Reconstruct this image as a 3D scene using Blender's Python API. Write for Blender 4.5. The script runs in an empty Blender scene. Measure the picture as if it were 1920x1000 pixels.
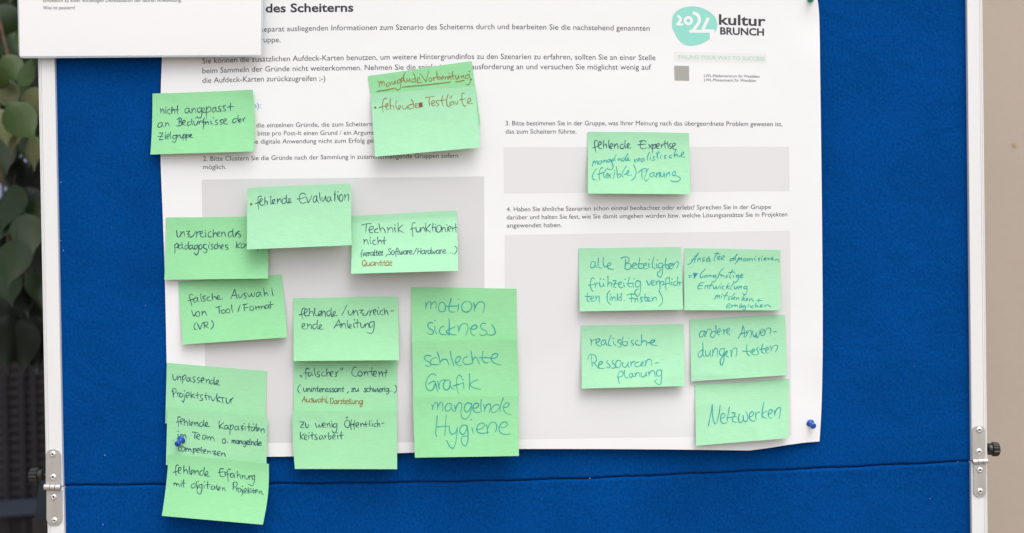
import bpy, math, random
from mathutils import Vector, Matrix
random.seed(7)
R = math.radians
SC = bpy.context.scene
COL = SC.collection

# ------------------------------------------------------------------ camera
LENS, W0, H0 = 50.0, 1920.0, 1000.0
FPX = LENS / 36.0 * W0
DIST = 1.80
CAM_H = 1.45
PITCH, ROLL = R(0.75), R(-0.85)
CAM_LOC = Vector((0, -DIST, CAM_H))
CAM_ROT = (Matrix.Rotation(R(90) - PITCH, 4, 'X') @ Matrix.Rotation(ROLL, 4, 'Z'))
cam_d = bpy.data.cameras.new('camera')
cam_d.lens = LENS
cam_d.sensor_width = 36
cam_d.clip_start = 0.05
cam_d.clip_end = 500
cam_d.dof.use_dof = True
cam_d.dof.focus_distance = DIST
cam_d.dof.aperture_fstop = 3.4
cam = bpy.data.objects.new('camera', cam_d)
cam.matrix_world = Matrix.Translation(CAM_LOC) @ CAM_ROT
COL.objects.link(cam)
SC.camera = cam

# ------------------------------------------------------------------ light
SUN_EL, SUN_AZ = 60.0, 24.0          # azimuth: degrees to the right of straight behind the camera
world = bpy.data.worlds.new('World')
SC.world = world
world.use_nodes = True
wn, wl = world.node_tree.nodes, world.node_tree.links
wn.clear()
sky = wn.new('ShaderNodeTexSky')
sky.sky_type = 'NISHITA'
sky.sun_disc = False
sky.sun_elevation = R(SUN_EL)
sky.sun_rotation = R(180 - SUN_AZ)
sky.air_density = 1.0
sky.dust_density = 3.0
hs = wn.new('ShaderNodeHueSaturation')      # overcast: the cloud layer takes most of the blue out
hs.inputs['Saturation'].default_value = 0.30
bg = wn.new('ShaderNodeBackground')
bg.inputs['Strength'].default_value = 0.15
wo = wn.new('ShaderNodeOutputWorld')
wl.new(sky.outputs[0], hs.inputs['Color'])
wl.new(hs.outputs[0], bg.inputs['Color'])
wl.new(bg.outputs[0], wo.inputs['Surface'])
sun_d = bpy.data.lights.new('sun', 'SUN')
sun_d.energy = 0.75
sun_d.angle = R(50)
sun_d.color = (1.0, 0.985, 0.965)
sun = bpy.data.objects.new('sun', sun_d)
a, e = R(SUN_AZ), R(SUN_EL)
to_sun = Vector((math.sin(a) * math.cos(e), -math.cos(a) * math.cos(e), math.sin(e)))
sun.rotation_euler = to_sun.to_track_quat('Z', 'Y').to_euler()
sun.location = (2, -3, 4)
COL.objects.link(sun)
SC.view_settings.view_transform = 'Standard'
SC.view_settings.look = 'None'
SC.view_settings.exposure = 0.60
SC.view_settings.gamma = 1.0
SC.view_settings.use_curve_mapping = False


# ------------------------------------------------------------------ helpers
def P(px, py, d=0.0):
    """point of the plane d metres in front of the felt that is seen at a pixel of the photograph"""
    v = CAM_ROT.to_3x3() @ Vector(((px - W0 / 2) / FPX, -(py - H0 / 2) / FPX, -1.0))
    t = (-d - CAM_LOC.y) / v.y
    return CAM_LOC + v * t


def tag(o, label=None, cat=None, group=None, kind=None):
    if label: o['label'] = label
    if cat: o['category'] = cat
    if group: o['group'] = group
    if kind: o['kind'] = kind
    return o


def empty(name, loc):
    o = bpy.data.objects.new(name, None)
    o.empty_display_size = 0.05
    o.location = loc
    COL.objects.link(o)
    return o


def mesh_obj(name, verts, faces, mat, parent=None, smooth=False, origin=None):
    me = bpy.data.meshes.new(name)
    if origin is None:
        origin = Vector((0, 0, 0))
        if parent is None and len(verts):
            for v in verts: origin += Vector(v)
            origin /= len(verts)
    pw = parent.matrix_world.translation if parent else Vector((0, 0, 0))
    if parent is not None and parent.parent is not None:
        pw = Vector((0, 0, 0))
        q = parent
        while q is not None:
            pw = pw + q.location
            q = q.parent
    elif parent is not None:
        pw = Vector(parent.location)
    off = pw if parent is not None else origin
    me.from_pydata([Vector(v) - off for v in verts], [], faces)
    me.update()
    if mat: me.materials.append(mat)
    if smooth: me.polygons.foreach_set('use_smooth', [True] * len(me.polygons))
    o = bpy.data.objects.new(name, me)
    COL.objects.link(o)
    if parent is not None: o.parent = parent
    else: o.location = origin
    return o


class MB:
    def __init__(s): s.v, s.f = [], []
    def quad(s, a, b, c, d):
        n = len(s.v); s.v += [a, b, c, d]; s.f.append((n, n + 1, n + 2, n + 3))
    def box(s, c0, c1):
        x0, y0, z0 = c0; x1, y1, z1 = c1
        n = len(s.v)
        s.v += [(x0, y0, z0), (x1, y0, z0), (x1, y1, z0), (x0, y1, z0), (x0, y0, z1), (x1, y0, z1), (x1, y1, z1), (x0, y1, z1)]
        for f in ((0, 1, 5, 4), (1, 2, 6, 5), (2, 3, 7, 6), (3, 0, 4, 7), (4, 5, 6, 7), (3, 2, 1, 0)):
            s.f.append(tuple(n + i for i in f))
    def lathe(s, base, axis, prof, seg=24, wob=None):
        """prof: (distance along axis, radius)"""
        axis = Vector(axis).normalized()
        u = axis.orthogonal().normalized(); w = axis.cross(u)
        n = len(s.v); m = len(prof)
        for (h, r) in prof:
            for k in range(seg):
                t = 2 * math.pi * k / seg
                rr = r * (wob(k, h) if wob else 1)
                s.v.append(tuple(Vector(base) + axis * h + (u * math.cos(t) + w * math.sin(t)) * rr))
        for i in range(m - 1):
            for k in range(seg):
                k2 = (k + 1) % seg
                s.f.append((n + i * seg + k, n + i * seg + k2, n + (i + 1) * seg + k2, n + (i + 1) * seg + k))
        s.f.append(tuple(n + k for k in range(seg))[::-1])
        s.f.append(tuple(n + (m - 1) * seg + k for k in range(seg)))
    def prism(s, ring, depth_vec):
        n = len(s.v); m = len(ring)
        s.v += [tuple(p) for p in ring] + [tuple(Vector(p) + Vector(depth_vec)) for p in ring]
        s.f.append(tuple(range(n, n + m)))
        s.f.append(tuple(range(n + 2 * m - 1, n + m - 1, -1)))
        for i in range(m):
            j = (i + 1) % m
            s.f.append((n + i, n + m + i, n + m + j, n + j))
    def build(s, name, mat, parent=None, smooth=False): return mesh_obj(name, s.v, s.f, mat, parent, smooth)


def grid_sheet(fn, nu, nv, thick=0.0):
    """fn(u,v)->front point; back side is thick metres behind (+Y)"""
    verts = [fn(i / nu, j / nv) for j in range(nv + 1) for i in range(nu + 1)]
    idx = lambda i, j: j * (nu + 1) + i
    faces = [(idx(i, j), idx(i, j + 1), idx(i + 1, j + 1), idx(i + 1, j)) for j in range(nv) for i in range(nu)]
    if thick:
        n = len(verts)
        verts += [Vector(p) + Vector((0, thick, 0)) for p in verts]
        faces += [tuple(n + k for k in f[::-1]) for f in faces[:nu * nv]]
        front = [Vector(p) for p in verts[:n]]
        ring = [(i, 0) for i in range(nu)] + [(nu, j) for j in range(nv)] + [(i, nv) for i in range(nu, 0, -1)] + [(0, j) for j in range(nv, 0, -1)]
        for k in range(len(ring)):
            a_, b_ = front[idx(*ring[k])], front[idx(*ring[(k + 1) % len(ring)])]
            m = len(verts); tv = Vector((0, thick, 0))
            verts += [a_, b_, b_ + tv, a_ + tv]
            faces.append((m, m + 1, m + 2, m + 3))
    return verts, faces


def lerp_tab(tab, x):
    if x <= tab[0][0]: return tab[0][1]
    for (x0, y0), (x1, y1) in zip(tab, tab[1:]):
        if x <= x1: return y0 + (y1 - y0) * (x - x0) / (x1 - x0)
    return tab[-1][1]


def smooth_tab(tab, x):
    if x <= tab[0][0]: return tab[0][1]
    if x >= tab[-1][0]: return tab[-1][1]
    for i in range(len(tab) - 1):
        if tab[i][0] <= x <= tab[i + 1][0]:
            p1, p2 = tab[i], tab[i + 1]
            p0 = tab[i - 1] if i else p1
            p3 = tab[i + 2] if i + 2 < len(tab) else p2
            h = p2[0] - p1[0]; t = (x - p1[0]) / h
            m1 = (p2[1] - p0[1]) / (p2[0] - p0[0]) * h; m2 = (p3[1] - p1[1]) / (p3[0] - p1[0]) * h
            return (2*t**3-3*t**2+1)*p1[1] + (t**3-2*t**2+t)*m1 + (-2*t**3+3*t**2)*p2[1] + (t**3-t**2)*m2


def sstep(a_, b_, x):
    t = min(1, max(0, (x - a_) / (b_ - a_)))
    return t * t * (3 - 2 * t)


# ------------------------------------------------------------------ materials
def mat_base(name, color, rough=0.6, **kw):
    m = bpy.data.materials.new(name); m.use_nodes = True
    b = m.node_tree.nodes['Principled BSDF']
    b.inputs['Base Color'].default_value = (*color, 1)
    b.inputs['Roughness'].default_value = rough
    for k, v in kw.items():
        b.inputs[k.replace('_', ' ')].default_value = v
    return m


def add_noise(m, scale, amount, bump=0.0, stretch=(1, 1, 1), detail=4, bump_dist=0.001, scale2=None, amount2=0.0):
    """object-space noise that varies the base colour by +-amount and gives fine relief"""
    nt = m.node_tree; N, L = nt.nodes, nt.links
    b = N['Principled BSDF']
    tc = N.new('ShaderNodeTexCoord'); mp = N.new('ShaderNodeMapping')
    mp.inputs['Scale'].default_value = stretch
    L.new(tc.outputs['Object'], mp.inputs['Vector'])
    nz = N.new('ShaderNodeTexNoise'); nz.inputs['Scale'].default_value = scale; nz.inputs['Detail'].default_value = detail
    L.new(mp.outputs[0], nz.inputs['Vector'])
    col = b.inputs['Base Color'].default_value[:]
    fac = N.new('ShaderNodeMapRange')
    fac.inputs['From Min'].default_value = 0.25; fac.inputs['From Max'].default_value = 0.75
    fac.inputs['To Min'].default_value = 1 - amount; fac.inputs['To Max'].default_value = 1 + amount
    L.new(nz.outputs['Fac'], fac.inputs['Value'])
    last = fac.outputs[0]
    if scale2:
        n2 = N.new('ShaderNodeTexNoise'); n2.inputs['Scale'].default_value = scale2; n2.inputs['Detail'].default_value = 3
        L.new(tc.outputs['Object'], n2.inputs['Vector'])
        f2 = N.new('ShaderNodeMapRange')
        f2.inputs['From Min'].default_value = 0.3; f2.inputs['From Max'].default_value = 0.7
        f2.inputs['To Min'].default_value = 1 - amount2; f2.inputs['To Max'].default_value = 1 + amount2
        L.new(n2.outputs['Fac'], f2.inputs['Value'])
        mu = N.new('ShaderNodeMath'); mu.operation = 'MULTIPLY'
        L.new(last, mu.inputs[0]); L.new(f2.outputs[0], mu.inputs[1]); last = mu.outputs[0]
    vm = N.new('ShaderNodeVectorMath'); vm.operation = 'SCALE'
    vm.inputs[0].default_value = col[:3]
    L.new(last, vm.inputs['Scale'])
    L.new(vm.outputs[0], b.inputs['Base Color'])
    if bump:
        bp = N.new('ShaderNodeBump'); bp.inputs['Strength'].default_value = bump; bp.inputs['Distance'].default_value = bump_dist
        L.new(nz.outputs['Fac'], bp.inputs['Height']); L.new(bp.outputs[0], b.inputs['Normal'])
    return m


M = {}
M['felt'] = add_noise(mat_base('blue_felt', (0.0, 0.052, 0.225), 0.95, Sheen_Weight=0.12, Sheen_Roughness=0.5, Specular_IOR_Level=0.04),
                      400, 0.34, 0.55, (1, 1, 0.7), 9, 0.0010, 11, 0.10)
M['felt'].node_tree.nodes['Principled BSDF'].inputs['Sheen Tint'].default_value = (0.15, 0.45, 1, 1)


def undulate(m, scale, dist, strength=0.2, distortion=2.5):
    """wide shallow relief (dents, ripples) under the fine relief of a material"""
    nt = m.node_tree
    dn = nt.nodes.new('ShaderNodeTexNoise')
    dn.inputs['Scale'].default_value = scale; dn.inputs['Detail'].default_value = 3; dn.inputs['Distortion'].default_value = distortion
    db = nt.nodes.new('ShaderNodeBump'); db.inputs['Strength'].default_value = strength; db.inputs['Distance'].default_value = dist
    tc = [n for n in nt.nodes if n.type == 'TEX_COORD'][0]
    nt.links.new(tc.outputs['Object'], dn.inputs['Vector']); nt.links.new(dn.outputs['Fac'], db.inputs['Height'])
    nt.links.new(db.outputs[0], [n for n in nt.nodes if n.type == 'BUMP' and n != db][0].inputs['Normal'])


undulate(M['felt'], 16, 0.008, 0.22)
M['frame'] = add_noise(mat_base('white_powder_coat', (0.76, 0.76, 0.75), 0.35, Coat_Weight=0.15), 60, 0.012, 0.05, (1, 1, 0.1), 2)
M['steel'] = add_noise(mat_base('zinc_plated_steel', (0.58, 0.56, 0.53), 0.42, Metallic=0.75), 70, 0.10, 0.08, (1, 1, 0.4), 5, 0.0005)
M['rivet'] = mat_base('aluminium_rivet', (0.80, 0.80, 0.80), 0.28, Metallic=0.8)
M['dark_hole'] = mat_base('dark_hole', (0.03, 0.03, 0.03), 0.6)
M['black_plastic'] = mat_base('black_plastic', (0.014, 0.013, 0.012), 0.32)
M['paper'] = add_noise(mat_base('poster_paper', (0.815, 0.815, 0.82), 0.55, Specular_IOR_Level=0.3), 900, 0.006, 0.04, (1, 1, 1), 3, 0.0003, 4, 0.008)
undulate(M['paper'], 4.5, 0.010, 0.22, 0.6)
M['lam_paper'] = mat_base('laminated_paper', (0.80, 0.79, 0.78), 0.35, Coat_Weight=0.5, Coat_Roughness=0.12)
M['grey_print'] = add_noise(mat_base('grey_print', (0.64, 0.64, 0.638), 0.55), 500, 0.008, 0, (1, 1, 1), 3)
M['pale_print'] = mat_base('pale_grey_print', (0.71, 0.71, 0.708), 0.55)
M['faint_print'] = mat_base('faint_cream_print', (0.765, 0.755, 0.735), 0.55)
M['taupe_print'] = mat_base('taupe_print', (0.36, 0.35, 0.315), 0.55)
M['mint_print'] = mat_base('mint_print', (0.27, 0.66, 0.56), 0.55)
M['mint_text'] = mat_base('pale_mint_print', (0.43, 0.66, 0.56), 0.55)
M['white_print'] = mat_base('unprinted_white', (0.815, 0.815, 0.82), 0.55)
M['ink'] = mat_base('printed_ink', (0.020, 0.021, 0.030), 0.6)
M['ink_light'] = mat_base('small_printed_ink', (0.024, 0.026, 0.036), 0.6)
M['blue_ink'] = mat_base('blue_printed_ink', (0.05, 0.30, 0.60), 0.6)
M['logo_ink'] = mat_base('logo_charcoal', (0.035, 0.037, 0.045), 0.6)
M['pen_blue'] = add_noise(mat_base('dark_blue_marker', (0.008, 0.062, 0.10), 0.5), 250, 0.35)
M['pen_teal'] = add_noise(mat_base('teal_marker', (0.0, 0.30, 0.29), 0.5), 250, 0.25)
M['pen_brown'] = add_noise(mat_base('brown_marker', (0.25, 0.135, 0.02), 0.5), 250, 0.3)
M['pen_red'] = mat_base('red_brown_marker', (0.22, 0.035, 0.012), 0.5)
M['pen_arrow'] = mat_base('blue_teal_marker', (0.005, 0.22, 0.33), 0.5)


def note_mat(name, col):
    m = add_noise(mat_base(name, col, 0.75, Specular_IOR_Level=0.2), 320, 0.035, 0.10, (0.35, 1, 1.6), 5, 0.0004, 14, 0.025)
    undulate(m, 22, 0.0035, 0.30, 0.8)
    return m


NOTE_MATS = [note_mat('green_note_paper', (0.325, 0.675, 0.380)), note_mat('fresh_green_note_paper', (0.285, 0.655, 0.330)),
             note_mat('pale_green_note_paper', (0.355, 0.69, 0.43))]
M['pin_blue'] = mat_base('blue_pin_plastic', (0.004, 0.075, 0.40), 0.22, Coat_Weight=0.4)
M['pin_green'] = mat_base('green_pin_plastic', (0.0, 0.30, 0.17), 0.25, Coat_Weight=0.3)
M['needle'] = mat_base('pin_steel', (0.7, 0.7, 0.7), 0.25, Metallic=1.0)
M['lint'] = mat_base('lint', (0.6, 0.62, 0.66), 0.9)
M['wall'] = add_noise(mat_base('beige_plaster', (0.455, 0.378, 0.308), 0.85), 90, 0.02, 0.12, (1, 1, 1), 5, 0.002, 2.6, 0.05)
M['stain'] = mat_base('orange_stain', (0.50, 0.34, 0.19), 0.8)
M['ground'] = add_noise(mat_base('ground_paving', (0.27, 0.215, 0.17), 0.85), 12, 0.2, 0.2, (1, 1, 1), 5)
M['slat'] = add_noise(mat_base('dark_slat', (0.017, 0.012, 0.016), 0.6), 7, 0.25, 0, (1, 1, 1), 3)
M['shade'] = mat_base('dark_backing', (0.010, 0.009, 0.013), 0.8)
M['rail'] = mat_base('blue_grey_rail', (0.022, 0.032, 0.055), 0.6)
M['leg_blue'] = mat_base('blue_grey_leg_paint', (0.02, 0.045, 0.08), 0.45)
M['bark'] = add_noise(mat_base('brown_bark', (0.09, 0.05, 0.028), 0.85), 60, 0.3, 0.4)
M['glimpse'] = mat_base('painted_sky_light', (0.30, 0.38, 0.60), 0.7)  # pale blue painted as daylight showing through the leaf gaps


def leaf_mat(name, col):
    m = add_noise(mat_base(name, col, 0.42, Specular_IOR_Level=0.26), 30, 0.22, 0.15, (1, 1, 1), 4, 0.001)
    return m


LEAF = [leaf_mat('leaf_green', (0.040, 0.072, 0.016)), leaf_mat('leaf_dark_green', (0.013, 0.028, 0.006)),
        leaf_mat('leaf_olive', (0.095, 0.105, 0.040)), leaf_mat('leaf_shaded_green', (0.003, 0.006, 0.0015))]  # last one: leaf green with the crown's shade put into the colour

# film: clear plastic, thin
mf = bpy.data.materials.new('laminating_film'); mf.use_nodes = True
N, L = mf.node_tree.nodes, mf.node_tree.links
N.clear()
tr = N.new('ShaderNodeBsdfTransparent'); tr.inputs[0].default_value = (0.80, 0.84, 0.86, 1)
gl = N.new('ShaderNodeBsdfGlossy'); gl.inputs['Roughness'].default_value = 0.22; gl.inputs[0].default_value = (0.9, 0.93, 0.95, 1)
mx = N.new('ShaderNodeMixShader'); mx.inputs[0].default_value = 0.34
om = N.new('ShaderNodeOutputMaterial')
L.new(tr.outputs[0], mx.inputs[1]); L.new(gl.outputs[0], mx.inputs[2]); L.new(mx.outputs[0], om.inputs['Surface'])
M['film'] = mf

# ------------------------------------------------------------------ setting
g = MB(); g.quad((-60, -60, 0), (60, -60, 0), (60, 60, 0), (-60, 60, 0))
tag(g.build('ground', M['ground']), kind='structure')
DEPTH_WALL = 0.75
wall = MB(); wall.box((0.15, DEPTH_WALL, 0.004), (3.6, DEPTH_WALL + 0.25, 3.2))
wo_ = wall.build('wall', M['wall'])
tag(wo_, 'plain beige plaster wall standing behind the right side of the pinboard', 'wall')
sp = MB()
c = P(1903, 271, -DEPTH_WALL + 0.002)
sp.prism([tuple(c + Vector((math.cos(t) * 0.0035, 0, math.sin(t) * 0.003))) for t in [2 * math.pi * k / 14 for k in range(14)]][::-1], (0, 0.001, 0))
sp.build('stain', M['stain'], wo_)

# slatted shutter, left behind
DS = 1.55
sh = empty('slatted_shutter', (-1.2, DS, 0.004))
tag(sh, 'dark purple brown slatted shutter behind the leaves at the left', 'shutter')
b = MB(); b.box((-4.5, DS + 0.03, 0.004), (0.13, DS + 0.08, 2.7)); b.build('backing', M['slat'], sh)
z_top = P(0, 610, -DS).z
z_bot = P(0, 960, -DS).z
slat_me = None
nsl = 0
z = z_bot + 0.03
pitch = 0.0215
while z < z_top + 0.25:
    s = MB()
    tilt = 0.0
    x0, x1 = -3.0, 0.1
    def slz(x): return z + (x + 1.2) * 0.055
    ring = [(x0, DS + 0.020, slz(x0)), (x0, DS + 0.012, slz(x0) + 0.003), (x0, DS + 0.013, slz(x0) + pitch - 0.0012), (x0, DS + 0.024, slz(x0) + pitch - 0.0006)]
    s.prism(ring, (x1 - x0, 0, (x1 - x0) * 0.055))
    s.build('slat', M['slat'], sh)
    z += pitch; nsl += 1
for px in (10, 42, 64):
    s = MB(); q = P(px, 800, -DS); s.box((q.x - 0.006, DS - 0.004, 0.3), (q.x + 0.006, DS + 0.0015, 2.6)); s.build('ladder_tape', M['shade'], sh)
s = MB(); q0 = P(0, 962, -DS).z
s.prism([(-1.75, DS - 0.02, q0 - 0.035), (-1.75, DS - 0.02, q0), (-1.75, DS + 0.025, q0), (-1.75, DS + 0.025, q0 - 0.035)], (1.85, 0, 0.10))
s.build('bottom_rail', M['rail'], sh)
# added panel, its pale blue painted as sky light glimpsed between the leaves
q0, q1 = P(-60, 285, -1.5), P(69, 372, -1.5)
s = MB(); s.box((q0.x, 1.47, q1.z), (q1.x, 1.50, q0.z)); s.build('sky_light_panel', M['glimpse'], sh)

# ------------------------------------------------------------------ ficus
TREE = empty('ficus_tree', (-1.35, 0.75, 0.004))
tag(TREE, 'ficus tree with dark green pointed leaves hanging beside the left frame', 'tree')
def leaf_mesh(mat, k):
    prof = [(0, 0.02), (0.08, 0.24), (0.2, 0.37), (0.36, 0.42), (0.52, 0.38), (0.68, 0.26), (0.80, 0.12), (0.9, 0.045), (1.0, 0.012)]
    v, f = [], []
    for i, (t, w) in enumerate(prof):
        bend = -0.22 * t * t + 0.05 * math.sin(3 * t + k)
        w *= 0.92
        for sgn, ed in ((-1, 1), (-0.5, .5), (0, 0), (0.5, .5), (1, 1)):
            v.append((w * sgn * 0.95, (0.10 * ed * ed - 0.05) * w * 2 + bend + 0.012 * math.sin(9 * t + sgn * 2 + k) * abs(sgn), -t))
    n = 5
    for i in range(len(prof) - 1):
        for j in range(n - 1):
            f.append((i * n + j, (i + 1) * n + j, (i + 1) * n + j + 1, i * n + j + 1))
    # petiole
    b0 = len(v)
    v += [(-0.012, 0.0, 0.0), (0.012, 0, 0.0), (0.010, 0.02, 0.22), (-0.010, 0.02, 0.22)]
    f.append((b0, b0 + 1, b0 + 2, b0 + 3))
    me = bpy.data.meshes.new('leaf'); me.from_pydata(v, [], f); me.materials.append(mat)
    me.polygons.foreach_set('use_smooth', [True] * len(me.polygons))
    return me
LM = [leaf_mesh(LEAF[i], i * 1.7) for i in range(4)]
first_leaf = {}
def leaf(px, py, db, size_px, rot, yaw, mi, pitch_=0.0):
    p = P(px, py, -db)
    sz = size_px * 1.12 * (DIST + db) / FPX
    if mi not in first_leaf:
        o = bpy.data.objects.new('leaf', LM[mi]); first_leaf[mi] = o
    else: o = first_leaf[mi].copy()
    COL.objects.link(o)
    o.parent = TREE
    o.location = p - TREE.location
    o.rotation_euler = (Matrix.Rotation(R(rot), 4, 'Y') @ Matrix.Rotation(R(yaw), 4, 'Z') @ Matrix.Rotation(R(pitch_), 4, 'X')).to_euler()
    o.scale = (sz, sz, sz)
# leaves seen in the photograph: stem end x, y, distance behind, length, turn in the picture plane, yaw, material
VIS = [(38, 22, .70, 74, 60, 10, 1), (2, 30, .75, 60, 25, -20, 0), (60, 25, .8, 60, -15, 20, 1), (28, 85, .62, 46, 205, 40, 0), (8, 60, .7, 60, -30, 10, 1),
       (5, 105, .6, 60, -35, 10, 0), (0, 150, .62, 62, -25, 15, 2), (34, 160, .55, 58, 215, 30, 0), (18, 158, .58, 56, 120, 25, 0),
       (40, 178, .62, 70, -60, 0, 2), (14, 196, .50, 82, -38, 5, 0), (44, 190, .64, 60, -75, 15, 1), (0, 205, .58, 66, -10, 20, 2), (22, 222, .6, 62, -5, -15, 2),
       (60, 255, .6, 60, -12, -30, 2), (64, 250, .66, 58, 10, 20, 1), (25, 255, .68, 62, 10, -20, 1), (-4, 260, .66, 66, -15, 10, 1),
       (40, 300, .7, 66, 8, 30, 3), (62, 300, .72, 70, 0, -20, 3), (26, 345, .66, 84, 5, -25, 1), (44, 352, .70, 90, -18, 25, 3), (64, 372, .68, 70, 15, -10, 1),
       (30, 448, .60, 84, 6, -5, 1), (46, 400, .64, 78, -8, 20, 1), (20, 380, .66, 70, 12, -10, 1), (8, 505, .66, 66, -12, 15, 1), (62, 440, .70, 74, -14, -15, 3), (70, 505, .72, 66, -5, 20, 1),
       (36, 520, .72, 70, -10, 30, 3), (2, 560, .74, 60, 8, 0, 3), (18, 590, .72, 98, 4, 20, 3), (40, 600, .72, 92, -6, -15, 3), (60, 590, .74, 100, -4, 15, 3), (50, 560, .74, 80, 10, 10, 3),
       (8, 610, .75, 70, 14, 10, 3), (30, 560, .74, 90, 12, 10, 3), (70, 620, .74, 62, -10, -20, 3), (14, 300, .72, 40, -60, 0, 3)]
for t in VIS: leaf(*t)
n_leaf = len(VIS)
while n_leaf < 285:
    px = random.uniform(-260, 240); py = random.uniform(-520, 640)
    if px > 100 and py > 560: continue
    if 0 < px < 78 and 290 < py < 352: continue
    db = random.uniform(0.78, 1.15)
    mi = random.choice((3, 3, 1) if py > 150 else (0, 1, 3, 3))  # lower and filler leaves take the darker colours, shade painted in
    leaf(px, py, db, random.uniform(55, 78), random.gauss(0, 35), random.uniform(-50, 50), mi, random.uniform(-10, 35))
    n_leaf += 1
def tube(mb, pts, rad, seg=7):
    n = len(mb.v); pts = [Vector(p) for p in pts]
    for i, p in enumerate(pts):
        d = (pts[min(i + 1, len(pts) - 1)] - pts[max(i - 1, 0)]).normalized()
        u = d.orthogonal().normalized(); w = d.cross(u)
        for k in range(seg):
            t = 2 * math.pi * k / seg
            mb.v.append(tuple(p + (u * math.cos(t) + w * math.sin(t)) * rad[i]))
    for i in range(len(pts) - 1):
        for k in range(seg):
            k2 = (k + 1) % seg
            mb.f.append((n + i * seg + k, n + i * seg + k2, n + (i + 1) * seg + k2, n + (i + 1) * seg + k))
for pts in ([(-70, -300, .8), (-20, -40, .72), (18, 120, .66), (26, 190, .66), (44, 260, .72), (40, 420, .76), (52, 560, .78)],
            [(18, 120, .66), (44, 108, .64), (62, 92, .66)], [(-90, -100, .85), (-10, 240, .74), (12, 400, .76), (20, 560, .78)],
            [(-40, -350, .9), (80, -60, .86), (110, 200, .86), (70, 460, .82)]):
    b = MB(); k = len(pts)
    tube(b, [P(x, y, -d) for x, y, d in pts], [0.0036 - 0.0024 * i / k for i in range(k)])
    b.build('branch', M['bark'], TREE, True)
b = MB(); tube(b, [(-1.35, .75, 0.0), (-1.33, .76, .8), (-1.30, .8, 1.5), (-1.15, .82, 2.1)], [0.035, 0.03, 0.024, 0.012], 10)
b.build('trunk', M['bark'], TREE, True)

# ------------------------------------------------------------------ pinboard
BOARD = empty('pinboard', (0, 0.02, 0.004))
tag(BOARD, 'blue felt pinboard in a white metal frame with a hinged lower panel', 'pinboard')
FR = 0.007           # frame front stands this far in front of the felt
XL_out, XL_in = P(78, 500, FR).x, P(109.5, 500, FR).x
XR_in, XR_out = P(1818.5, 500, FR).x, P(1848, 500, FR).x
SEAM = [(60, 914), (118, 911), (500, 908), (800, 904.5), (960, 901.5), (1110, 897), (1350, 886.5), (1560, 877.5), (1700, 871), (1822, 865), (1870, 862)]
seam = lambda px: smooth_tab(SEAM, px)
z_top_b = 2.0
def felt_fn(up):
    xa, xb = XL_in - 0.004, XR_in + 0.004
    prof = [0, .0015, .003, .005, .008, .012, .02, .04, .08, .14, .2, .3, .4, .5, .6, .7, .8, .9, 1.0]
    def fn(u, v):
        px = 100 + u * 1730
        x = xa + (xb - xa) * u
        # pixel of seam at this world x
        for _ in range(2):
            q = P(px, seam(px), 0); px += (x - q.x) / (DIST / FPX)
        zs = P(px, seam(px), 0).z + 0.0004 * math.sin(px * 0.05) + 0.0002 * math.sin(px * 0.21)
        t = prof[round(v * (len(prof) - 1))]
        far = z_top_b if up else 0.35
        H = abs(far - zs)
        dz = t * H
        lip = 0.0035 * (1 - min(1, dz / 0.003)) ** 2
        zz = zs + (0.0001 + dz if up else -0.0005 - dz)
        return Vector((x, lip - (0.0 if up else 0.001 * math.exp(-dz / 0.02)), zz))
    return fn, len(prof) - 1
for up in (True, False):
    fn, nv = felt_fn(up)
    v_, f_ = grid_sheet(fn, 110, nv, 0.0)
    if not up: pass
    else: f_ = [t[::-1] for t in f_]
    mesh_obj('felt_panel', v_, f_, M['felt'], BOARD, True)
b = MB(); b.box((XL_in - 0.002, 0.0075, 0.35), (XR_in + 0.002, 0.022, z_top_b)); b.build('back_board', M['shade'], BOARD)
z_seamL, z_seamR = P(95, 913, FR).z, P(1835, 865, FR).z
def stile(x_out, x_in, z0, z1):
    s = 1 if x_in > x_out else -1
    w = abs(x_in - x_out)
    # cross-section (distance from the outer edge, depth in front of the felt)
    sec = [(0, -0.024), (0, FR - 0.0018), (0.0006, FR - 0.0010), (0.0016, FR - 0.0010), (0.0018, FR - 0.0018), (0.0024, FR - 0.0018), (0.0027, FR - 0.0004), (0.0040, FR - 0.0004),
           (0.0042, FR - 0.0012), (0.0048, FR - 0.0012), (0.0050, FR), (w - 0.0006, FR), (w, FR - 0.0006), (w, -0.004), (w - 0.003, -0.024)]
    m = MB()
    ring = [(x_out + s * a_, -d_, z0) for a_, d_ in sec]
    if s < 0: ring = ring[::-1]
    m.prism(ring, (0, 0, z1 - z0))
    return m.build('frame_stile', M['frame'], BOARD)
stile(XL_out, XL_in, z_seamL + 0.0006, z_top_b + 0.03)
stile(XL_out + 0.0006, XL_in + 0.0010, 0.33, z_seamL - 0.0008)
stile(XR_out, XR_in, z_seamR + 0.0006, z_top_b + 0.03)
stile(XR_out - 0.0004, XR_in - 0.0010, 0.33, z_seamR - 0.0008)
for zz, nm in ((z_top_b, 1), (0.33, 0)):
    m = MB(); m.box((XL_in, -FR, zz - (0 if nm else 0)), (XR_in, 0.022, zz + 0.028)); m.build('frame_rail', M['frame'], BOARD)
b = MB()
for x in (XL_out + 0.01, XR_out - 0.01):
    for k, (yy) in enumerate((-0.22, 0.25)):
        tube(b, [(x, 0.0, 0.40), (x, yy * .5, 0.2), (x, yy, 0.006)], [0.010, 0.010, 0.010], 10)
b.build('stand', M['frame'], BOARD, True)

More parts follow.
